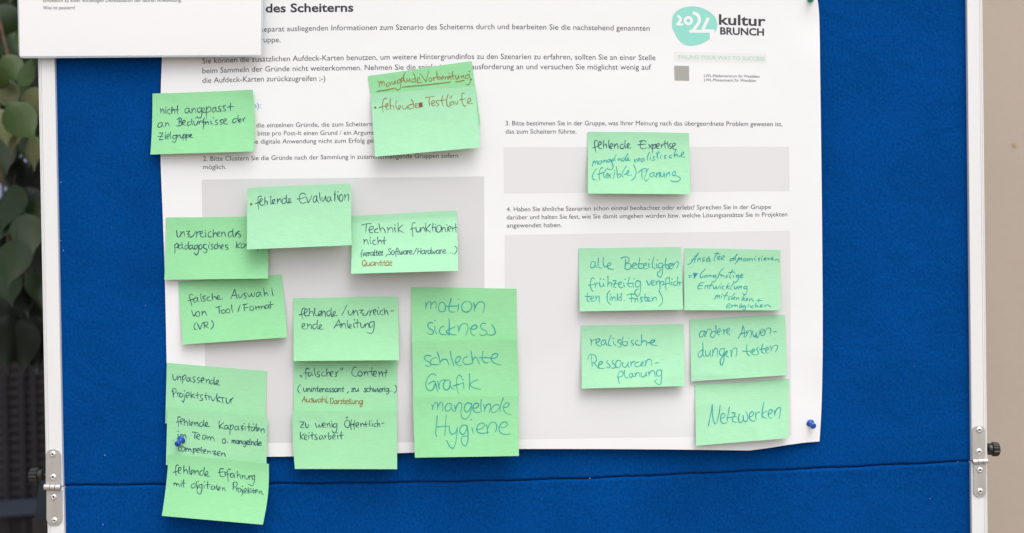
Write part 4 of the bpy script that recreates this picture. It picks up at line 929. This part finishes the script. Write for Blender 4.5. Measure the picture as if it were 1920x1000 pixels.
'expertise': (1080, 230, 6.667, "275,232 240,225 232,270 248,372|208,318 270,298|280,290 312,270 308,240 285,252 278,300 305,328 330,318|345,225 342,270 348,325|345,295 370,268 380,285 385,322|410,225 408,280 420,322|420,318 455,290 448,262 428,278 432,322 455,322|475,265 480,325|478,295 510,265 522,285 528,325|595,270 560,280 558,320 585,325 608,290|615,222 612,280 622,325|635,315 665,285 658,262 642,275 645,318 690,315|880,235 830,228 805,265 808,315 850,328 890,310|768,280 875,268|790,235 830,225|905,270 950,330|950,268 900,330|958,275 955,330 952,385|957,300 985,272 1000,290 985,318 958,322|1008,305 1040,285 1035,262 1012,275 1012,318 1040,325|1065,270 1070,325|1068,295 1095,270|1112,230 1110,280 1118,322|1090,268 1150,262|1148,270 1152,320|1140,245 1145,247|1190,262 1168,272 1172,292 1192,305 1185,325 1165,325|1205,305 1240,280 1235,258 1210,268 1210,315 1230,335 1258,335"),
'mangelnde_e': (1080, 230, 6.667, "205,545 215,480|212,510 235,480 240,525|240,505 262,478 268,520|310,478 285,488 282,515 305,515 320,488|322,478 330,505|345,470 348,505|348,490 370,468 380,498|420,460 395,470 392,492 415,490 425,465|428,460 460,530 460,570 430,588 395,580|440,490 475,468 468,452 448,468 452,490|500,405 482,450 490,480|525,450 528,480|528,468 548,448 555,478|605,440 575,452 572,478 595,480 612,450|648,390 620,440 618,478|625,475 658,455 650,440 635,455 640,475 682,468|730,455 740,510|738,480 765,452|770,480 800,462 795,445 778,458 780,485|840,450 815,460 818,485 840,480|845,448 855,480|915,375 890,440 900,472|925,435 930,470|935,405 940,407|985,425 962,432 970,450 985,460 965,475 945,470|1030,360 1015,410 1025,455|1000,385 1050,375|1055,425 1060,455|1065,405 1070,407|1125,410 1105,418 1112,435 1125,445 1100,455|1195,405 1170,418 1172,440 1200,440|1250,340 1232,390 1230,435|1235,415 1262,398 1275,430|1290,425 1340,395 1345,370 1322,378 1318,425 1362,432"),
'flexible': (1080, 230, 6.667, "265,575 225,620 205,680 225,715 255,715|335,568 318,565 298,600 290,650 295,720|270,650 350,620|400,565 350,620 345,670 370,690|375,680 400,660 395,635 375,655 385,690|400,640 440,695|435,645 395,700|480,625 470,700|480,600 484,602|505,550 515,620 520,690|518,660 550,640 560,670 530,690|630,540 590,610 575,660 595,685|605,650 650,630 660,600 640,610 640,655 700,655|720,530 748,600 740,680 690,725|825,590 822,660 830,718|775,630 820,590 870,575 880,595 840,625|905,575 870,650 860,710 880,730 910,700|965,625 930,640 925,670 950,680 975,640|975,625 980,665 1000,680|1005,635 1008,690|1010,655 1040,620 1045,680|1060,625 1060,670 1090,670 1100,620|1100,625 1110,690|1130,630 1128,690|1132,655 1165,620 1170,665|1245,610 1210,625 1205,655 1235,660 1245,615|1235,660 1290,680 1305,710 1270,735 1220,738 1180,722"),
'ansaetze': (1275, 460, 7.69, "110,275 150,265 200,190 265,115|262,118 225,190 200,265|165,212 235,205|265,185 252,240|258,215 290,185 292,235|355,180 330,190 330,212 348,222 320,240|425,190 385,200 382,232 410,228 428,195|430,190 430,230 445,232|408,172 425,165|550,100 510,160 490,215 510,225|500,118 580,128|545,165 580,160 545,205 580,208|530,185 580,180|590,195 640,170 630,150 605,165 600,205 640,208|770,185 730,200 720,225 750,225 775,195|825,130 790,180 775,225|800,185 805,220|850,180 825,230 790,275|860,185 850,230|858,205 890,185 890,230|945,190 915,205 925,230 945,215|950,190 955,228|975,195 975,230|975,210 1000,192 1005,228|1005,210 1035,190 1045,228|1075,190 1085,225|1085,160 1090,162|1150,185 1130,195 1145,212 1130,232|1175,190 1180,225|1185,160 1190,162|1205,210 1240,195 1225,182 1212,205 1240,222|1265,185 1275,215|1272,200 1300,185|1310,205 1345,190 1330,178 1318,200 1350,218|1375,205 1380,225|1380,215 1405,200 1425,215 1425,245"),
'langfr': (1275, 460, 7.69, "128,440 172,432|125,465 168,458|370,340 310,400 290,450 310,468 345,440|385,435 355,445 360,468 385,450|388,435 395,462|415,430 415,460|418,445 445,430 445,460|515,430 480,440 485,462 510,450|515,430 520,490 490,530 460,520|625,335 580,380 555,440 540,485|560,425 600,420|590,430 598,465|595,445 620,430|630,440 635,465|690,430 665,440 680,460 650,475|760,355 730,410 715,460 735,470|700,395 790,385|770,435 775,465|790,405 795,408|840,430 815,440 820,460 842,450|845,430 840,490 805,535 770,520|860,450 905,435 895,420 870,435 875,465 910,460"),
'entwick': (1275, 460, 7.69, "350,540 295,545 265,590 262,628 320,625|280,582 335,578|365,580 355,632|360,605 395,578 395,625|465,540 430,600 430,632|410,580 480,575|485,590 490,625 510,620 525,590 530,625 555,615 565,580|580,595 578,630|590,560 594,562|640,590 610,600 610,630 640,632|700,545 680,590 665,635|715,585 680,605 710,632|775,545 735,600 725,632 750,635|785,590 785,630 815,620 825,590 830,635|850,595 848,640|850,615 880,590 880,635|960,590 925,600 925,630 955,620|965,590 965,670 940,715 895,690"),
'mitdenk': (1275, 460, 7.69, "500,780 520,720|512,750 545,720 540,770|540,750 572,725 570,775|600,730 598,770|615,705 620,707|685,680 650,740 640,780|625,730 690,728|730,740 700,750 700,780 725,775|790,695 750,745 745,785|760,775 795,755 785,745 770,765 790,785|815,755 812,795|815,775 845,755 850,795|935,710 905,760 890,810|940,760 905,780 935,800|945,795 980,775 965,765 955,790 980,800|1005,770 1000,810|1005,790 1040,770 1045,800 1070,805|1140,770 1130,830|1110,800 1185,795"),
'ermoegl': (1275, 460, 7.69, "680,880 720,865 720,845 690,850 670,890 690,905 740,895|745,865 750,890|750,875 770,862|780,865 782,890|782,875 800,862 805,888|805,875 825,862 832,888|880,865 858,878 865,900 890,890 880,865|862,850 866,850|885,848 889,848|930,870 905,880 915,898 935,885|938,870 945,920 920,935 905,925|985,855 980,900|1015,875 1015,905|1060,870 1035,880 1040,905 1065,900|1095,840 1085,900|1090,880 1115,872 1125,900|1150,890 1185,870 1170,860 1155,885 1190,895|1220,865 1225,895|1225,878 1265,855 1285,875 1310,888"),
'vorber': (640, 100, 4.347, "300,228 312,250 308,278|312,250 325,228 332,268|332,248 345,225 355,262|392,240 370,248 372,270 392,262|395,238 402,262|412,228 415,252 428,250 438,225 442,252|478,215 458,222 458,245 475,240|480,212 485,270 470,298 445,292 445,278|488,230 505,215 498,200 485,215 495,238|520,160 505,195 515,228 530,240|535,205 535,225 550,228 558,205 562,235|600,205 578,215 578,235 600,232|588,160 600,190 605,235|620,225 640,210 632,195 618,210 622,238 660,235|640,165 668,200 690,235|690,235 702,190 710,142|728,200 712,212 720,230 738,222 730,200|748,195 755,225|752,208 770,192|778,145 780,190 790,215|785,200 800,190 805,208 790,215|815,210 832,200 828,188 815,200 822,220|845,192 850,218|848,200 862,190|868,210 882,195 875,185 866,200 872,214|890,190 895,218|880,165 884,167|905,150 908,190 915,215|895,188 925,182|930,185 935,208 950,205 955,182 962,205|975,185 980,205|980,195 995,182 1000,205|1040,175 1015,182 1015,205 1038,200|1045,175 1050,235 1035,258 1015,250"),
'testl': (640, 100, 4.347, "365,370 345,375 335,420 340,480|308,445 365,428|362,440 380,425 375,410 362,425 368,455 385,455|400,370 398,420 402,460|400,435 420,425 430,458|448,385 445,430 460,460|465,455 485,440 478,425 465,440 475,460|500,430 505,455 525,452 535,430|535,430 540,452|580,415 552,425 555,455 585,445|570,375 585,400 590,445|600,440 618,420 610,408 600,425 612,445 630,440|685,362 760,350|722,355 715,390 722,430|735,415 758,400 750,385 735,400 742,428 765,420|790,385 772,392 780,408 795,420 775,432|825,345 820,390 832,435|800,388 850,380|870,335 858,385 865,430 885,435|905,395 885,405 890,425 908,415|910,392 918,418|885,350 888,372|900,348 898,368|925,392 930,412 945,412 950,385|1000,325 982,335 985,400 1005,432 1015,425|965,380 1010,372|1030,400 1055,385 1048,365 1030,378 1030,408 1070,410"),
}
def ink(key, pen):
    x0, y0, k, strokes = INK[key]
    def draw(mb, D):
        rnd = random.Random(hash_str(key))
        for n, st in enumerate(strokes.split('|')):
            pts = [tuple(float(c) / k + o for c, o in zip(p.split(','), (x0, y0))) for p in st.split()]
            short = math.dist(pts[0], pts[-1]) < 2.2 and len(pts) == 2
            q = cr(pts, 5) if len(pts) > 2 else [pts[0], ((pts[0][0] + pts[-1][0]) / 2 + .15, (pts[0][1] + pts[-1][1]) / 2), pts[-1]]
            wv = pen * rnd.uniform(.86, 1.14); ph = rnd.uniform(0, 6)
            L_ = 0.00013 + (n % 11) * 0.00001
            wf = (lambda t: wv * 1.05) if short else (lambda t: wv * (1 + .20 * math.sin(5 * t + ph)) * (1 - .42 * max(0, (t - .72) / .28)))
            addto(mb, ribbon(q, wf, D, L_, True, 0.0000035))
    return draw

# ------------------------------------------------------------------ sticky notes
GROUP = 'green sticky notes on the poster'
def note(label, quad_, d0, lift, lines, mi=0, p=1.7, bow=(0, 0), top=(0, 0), crop=None):
    """quad: TL TR BR BL in photo pixels; lift: (left, right) rise of the free lower edge; lines: (pen, [words])"""
    (ax, ay), (bx, by), (cx, cy), (dx_, dy_) = quad_
    rnd = random.Random(hash_str(label))
    w1, w2 = rnd.uniform(-.0004, .0004), rnd.uniform(0, 6)
    def height(u, v):
        u = min(1.05, max(-.05, u)); v = max(-0.03, v)
        vb = max(0, v - .10) / .90
        d = 1.12 * (lift[0] * (1 - u) + lift[1] * u) * vb ** p
        d += w1 * math.sin(3 * u * 2 + w2) * v + 0.0006 * math.sin(math.pi * u) * v
        d += top[0] * max(0, 1 - u / .28) ** 2 * max(0, 1 - v / .8) + top[1] * max(0, (u - .72) / .28) ** 2 * max(0, 1 - v / .8)
        return d
    pdc = pd((ax + bx) / 2, (ay + by) / 2)
    base_px = lambda x, y: min(pd(x, y), pdc + .004) if True else pdc
    def uv2(u, v):
        x = (ax * (1 - u) + bx * u) * (1 - v) + (dx_ * (1 - u) + cx * u) * v
        y = (ay * (1 - u) + by * u) * (1 - v) + (dy_ * (1 - u) + cy * u) * v
        return x, y
    def inv(x, y):
        u, v = .5, .5
        for _ in range(6):
            X, Y = uv2(u, v)
            ex, ey = x - X, y - Y
            Xu = (bx - ax) * (1 - v) + (cx - dx_) * v; Yu = (by - ay) * (1 - v) + (cy - dy_) * v
            Xv = (dx_ - ax) * (1 - u) + (cx - bx) * u; Yv = (dy_ - ay) * (1 - u) + (cy - by) * u
            det = Xu * Yv - Xv * Yu
            u += (ex * Yv - ey * Xv) / det; v += (ey * Xu - ex * Yu) / det
        return u, v
    def D(x, y):
        u, v = inv(x, y)
        return base_px(x, y) + d0 + height(u, v)
    def fn(u, v):
        x, y = uv2(u, v)
        d = base_px(x, y) + d0 + height(u, v)
        x += bow[0] * math.sin(math.pi * v) * (1 - u) + bow[1] * math.sin(math.pi * v) * u
        y += 0.35 * math.sin(u * 5 + w2) * (1 - v)
        return P(x, y, d)
    v_, f_ = grid_sheet(fn, 30, 44, 0.00018)
    o = mesh_obj('sticky_note', v_, f_, NOTE_MATS[mi], None, True)
    tag(o, label, 'sticky note', GROUP)
    for ln in lines:
        mt, words = ln
        mb = MB()
        for w in words:
            if callable(w): w(mb, D)
            else: word(mb, D, *w)
        mb.build('handwriting', M[mt], o)
    return o

PB, PT, PR = 1.55, 1.65, 1.5
def B(*a, **k): return tuple(a) + (PB, k.get('s', 0.0), 'A')
def Bs(*a, **k): return tuple(a) + (1.45, k.get('s', 0.05), 'A')
def Tq(*a, **k): return tuple(a) + (PT, k.get('s', 0.03), 'B')
def Br(*a, **k): return tuple(a) + (PR, k.get('s', 0.0), 'A')
def line_px(p0, p1, w): return lambda mb, D: addto(mb, ribbon([p0, ((p0[0] + p1[0]) / 2, (p0[1] + p1[1]) / 2 + .6), p1], w, D, 0.0005))
def path_px(pts, w): return lambda mb, D: addto(mb, ribbon(cr(pts, 5), w, D, 0.0005, True, 0.000003))
def dot_px(x, y, r): return lambda mb, D: addto(mb, ([P(x + r * math.cos(t), y + r * .9 * math.sin(t), D(x, y) + .0004) for t in [2 * math.pi * k / 10 for k in range(10)]], [tuple(range(10))[::-1]]))
def poly_px(pts): return lambda mb, D: addto(mb, ([P(x, y, D(x, y) + .0005) for x, y in pts], [tuple(range(len(pts)))[::-1]]))

note('green sticky note reading nicht angepasst an Bedürfnisse der Zielgruppe',
     [(286, 176), (474, 168.7), (475.5, 284.2), (282, 290)], .0014, (.007, .010),
     [('pen_blue', [ink('nicht', PB)]),
      ('pen_blue', [ink('beduerf', PB)]),
      ('pen_blue', [ink('zielgr', PB)])], 1, 1.5, (1.2, 3.0), (0, .004))
note('green sticky note reading unzureichendes pädagogisches, partly under another note',
     [(311, 408.5), (504.5, 405.5), (502.5, 522.5), (308, 525)], .0012, (.005, .011),
     [('pen_blue', [ink('unzur', PB)]), ('pen_blue', [ink('paedag', PB)])], 1, 1.6, (1, 0))
note('green sticky note with brown dot reading fehlende Evaluation',
     [(464, 352.7), (658, 344), (659.4, 460), (462.8, 468)], .0150, (.010, .010),
     [('pen_blue', [ink('evaluation', PB)]), ('pen_brown', [dot_px(470.9, 383.2, 2.5)])], 2, 1.5)
note('green sticky note reading Technik funktioniert nicht, brown word Quantität below',
     [(660, 404.8), (856.8, 395.2), (859.2, 508), (658.4, 513.6)], .0012, (.018, .022),
     [('pen_blue', [ink('technik', PB)]),
      ('pen_blue', [ink('nicht_t', PB)]),
      ('pen_blue', [Bs('(veraltet', 677, 480.5, 718.5, 479, 7), Bs(',', 723, 479, 725.5, 479, 7), Bs('Software', 727, 477.8, 773.6, 477, 7.2), Bs('/', 775, 477, 781, 476.5, 7), Bs('Hardware', 783, 477, 836.5, 475.5, 7), Bs('...)', 840, 475, 856, 474, 7)]),
      ('pen_brown', [Bs('Quantität', 679, 498.8, 735.7, 498.5, 6.7)])], 2, 1.25, (0, 0))
note('green sticky note reading falsche Auswahl von Tool/Format (VR)',
     [(334, 529), (528, 515.7), (538.7, 632.8), (342.4, 646.4)], .0012, (.007, .009),
     [('pen_blue', [ink('falsche', PB)]), ('pen_blue', [ink('von', PB)]), ('pen_blue', [ink('vr', PB)])], 1, 1.6)
note('green sticky note reading unpassende Projektstruktur, top of the left column',
     [(312.8, 680.8), (500.3, 696), (497, 806), (310, 794)], .0010, (.003, .003),
     [('pen_blue', [ink('unpass', PB)]), ('pen_blue', [ink('projstr', PB)])], 0, 1.8)
note('green sticky note reading fehlende Kapazitäten im Team, pierced by a blue pin',
     [(314, 762.9), (501.3, 784), (499, 894), (311.2, 872)], .0068, (.0030, .0026),
     [('pen_blue', [ink('kapaz', PB)]),
      ('pen_blue', [ink('team', PB), (('mangelnde', 434.7, 831.7, 490.7, 836, 6.6, 1.6, 0.02, 'A'))]),
      ('pen_blue', [ink('kompet', PB), dot_px(324.4, 826, .8)])], 0, 1.8, (0, 0), (0, 0))
note('green sticky note reading fehlende Erfahrung mit digitalen Projekten, lowest on the left',
     [(316.3, 851.7), (504, 870), (492.8, 984), (303.5, 967.5)], .0114, (.009, .014),
     [('pen_blue', [ink('erfahr', PB)]), ('pen_blue', [ink('digital', PB)])], 1, 1.5, (1.5, 4.0))
note('green sticky note reading fehlende/unzureichende Anleitung, top of its column',
     [(550, 559), (745.6, 556.8), (748, 675.7), (550.4, 677.3)], .0012, (.010, .012),
     [('pen_blue', [ink('fehlende_u', PB)]), ('pen_blue', [ink('ende', PB)])], 0, 1.7, (0, .6), (0, .0015))
note('green sticky note reading „falscher“ Content with brown words Auswahl, Darstellung',
     [(550.2, 664), (745.3, 663), (743.6, 792), (551, 793)], .0010, (.003, .003),
     [('pen_blue', [ink('content', PB)]),
      ('pen_blue', [Bs('(', 558.4, 734, 562.5, 734, 7.5), Bs('uninteressant', 569, 734.8, 645.3, 734.8, 6.6), Bs(',', 651, 735, 653.5, 735, 8), Bs('zu', 658.7, 734.4, 672.8, 734.2, 6.8), Bs('schwierig', 682, 734.8, 729, 734.8, 6.6), Bs('...)', 731, 734.4, 743, 734.4, 7)]),
      ('pen_brown', [(('Auswahl,', 566, 754, 615, 755, 6.6, 1.3, 0.05, 'A')), (('Darstellung', 618.4, 757, 679.5, 758, 6.8, 1.3, 0.05, 'B'))])], 0, 1.8)
note('green sticky note reading zu wenig Öffentlichkeitsarbeit, bottom of its column',
     [(548.2, 772), (744, 769.8), (744.6, 880), (553, 879.5)], .0048, (.006, .005),
     [('pen_blue', [ink('wenig', PB)]), ('pen_blue', [ink('keits', PB)])], 0, 1.7, (-1.5, 0), (.003, 0))
note('green sticky note reading motion sickness in large teal letters',
     [(771, 539), (968.5, 541.3), (969.3, 658), (772, 656.5)], .0010, (.004, .0035),
     [('pen_teal', [ink('motion', PT)]), ('pen_teal', [ink('sickness', PT)])], 1, 1.8)
note('green sticky note reading schlechte Grafik in large teal letters',
     [(772.5, 640.5), (968.8, 636.8), (972.5, 752.5), (775, 756)], .0066, (.0034, .0034),
     [('pen_teal', [ink('schlechte', PT)]), ('pen_teal', [ink('Grafik', PT)])], 1, 1.8, (0, .8), (0, .002))
note('green sticky note reading mangelnde Hygiene in large teal letters',
     [(774, 745.6), (971, 742.4), (973, 855.2), (778, 858.4)], .0118, (.006, .006),
     [('pen_teal', [ink('mangelnde_c', PT)]), ('pen_teal', [ink('Hygiene', PT)])], 1, 1.7)
note('green sticky note reading fehlende Expertise above slanted teal words flexible Planung',
     [(1101.8, 247), (1291.8, 249.5), (1294.2, 364.3), (1102.5, 363.2)], .0012, (.012, .012),
     [('pen_blue', [ink('expertise', PB)]), ('pen_teal', [ink('mangelnde_e', PT)]), ('pen_teal', [ink('flexible', PT)])], 2, 1.5)
note('green sticky note reading alle Beteiligten frühzeitig verpflichten (inkl. Fristen)',
     [(1085, 465.5), (1277, 464), (1281, 581), (1087, 584.2)], .0012, (.008, .010),
     [('pen_teal', [ink('alle', PT)]), ('pen_teal', [ink('fruehzeitig', PT)]), ('pen_teal', [ink('ten', PT)])], 2, 1.6)
note('green sticky note reading Ansätze dynamisieren in small slanted teal script',
     [(1282.8, 466), (1463, 468.5), (1463, 582.2), (1283, 582)], .0012, (.008, .007),
     [('pen_teal', [ink('ansaetze', 1.6)]),
      ('pen_teal', [ink('langfr', 1.6)]),
      ('pen_arrow', [poly_px([(1299.7, 511.8), (1308.8, 512.7), (1305, 518), (1301.6, 522.6), (1300.4, 517)])]),
      ('pen_teal', [ink('entwick', 1.6)]),
      ('pen_teal', [ink('mitdenk', 1.55)]),
      ('pen_teal', [ink('ermoegl', 1.5)])], 2, 1.6)
note('green sticky note reading realistische Ressourcenplanung in teal pen',
     [(1089.4, 610.8), (1281.4, 608), (1283.5, 724.2), (1090.8, 728.9)], .0012, (.009, .011),
     [('pen_teal', [ink('realistische', PT)]), ('pen_teal', [ink('Ressourcen', PT)]), ('pen_teal', [ink('planung', PT)])], 2, 1.6)
note('green sticky note reading andere Anwendungen testen in teal pen',
     [(1293.4, 599.6), (1472, 590.7), (1475.6, 703.8), (1296, 715.6)], .0012, (.005, .005),
     [('pen_teal', [ink('andere', PT)]), ('pen_teal', [ink('dungen', PT)])], 2, 1.5)
note('green sticky note with the single teal word Netzwerken, lowest on the right',
     [(1302.9, 721.7), (1480, 711), (1479, 821.8), (1305, 836)], .0012, (.010, .008),
     [('pen_teal', [ink('Netzwerken', PT)])], 2, 1.4)
note('green sticky note with underlined brown heading mangelnde Vorbereitung',
     [(690, 142.5), (884.3, 115), (900.6, 230.7), (708, 258)], .0012, (.0035, .0035),
     [('pen_brown', [ink('vorber', PR), dot_px(880, 134, 1.5), dot_px(883.4, 149, 1.6)]),
      ('pen_brown', [line_px((706.7, 171.3), (739.4, 165.4), 1.5), line_px((754.6, 163.2), (844.3, 154), 1.5), line_px((854.5, 153.2), (870.5, 150.6), 1.5)])], 1, 1.8)
note('green sticky note with brown words fehlende Testläufe, stuck over the heading note',
     [(695, 176.5), (890.9, 161.8), (901, 276.7), (703.3, 294.2)], .0058, (.011, .010),
     [('pen_brown', [dot_px(703.7, 202, 2.3), ink('testl', PR)]),
      ('pen_red', [poly_px([(784.5, 193.5), (788, 192.6), (792.4, 192.2), (792, 196), (792.6, 200), (788, 201.2), (785, 200.4), (785.6, 197)])])], 2, 1.5)

# ------------------------------------------------------------------ push pins
def pin(px, py, d, mat, label, lean=(0, 0), scale=1.0):
    q = P(px, py, d)
    o = empty('push_pin', q)
    tag(o, label, 'push pin', 'push pins')
    to_cam = Vector((lean[0], -1, lean[1])).normalized()
    s = scale * 0.001
    m = MB()
    m.lathe(q, to_cam, [(0, 3.6 * s), (.5 * s, 4.5 * s), (1.3 * s, 4.6 * s), (1.9 * s, 3.8 * s), (2.5 * s, 2.4 * s), (5 * s, 2.0 * s), (7.2 * s, 2.3 * s), (8.0 * s, 3.1 * s), (8.7 * s, 3.5 * s), (9.6 * s, 3.4 * s), (10.1 * s, 2.6 * s), (10.2 * s, 1.2 * s)], 28)
    m.build('handle', mat, o, True)
    m = MB(); m.lathe(q - to_cam * 0.004, to_cam, [(0, .4 * s), (.0042, .4 * s)], 8); m.build('needle', M['needle'], o, True)
pin(340.5, 824.2, .0115, M['pin_blue'], 'blue push pin stuck in the green note at the lower left', (-.30, -.48), 1.2)
pin(1518.8, 793.2, .0050, M['pin_blue'], 'blue push pin in the lower right corner of the poster', (.22, -.30), 1.1)
pin(1519.5, -1.5, .0040, M['pin_green'], 'green push pin in the top right corner of the poster', (.0, .0), .95)
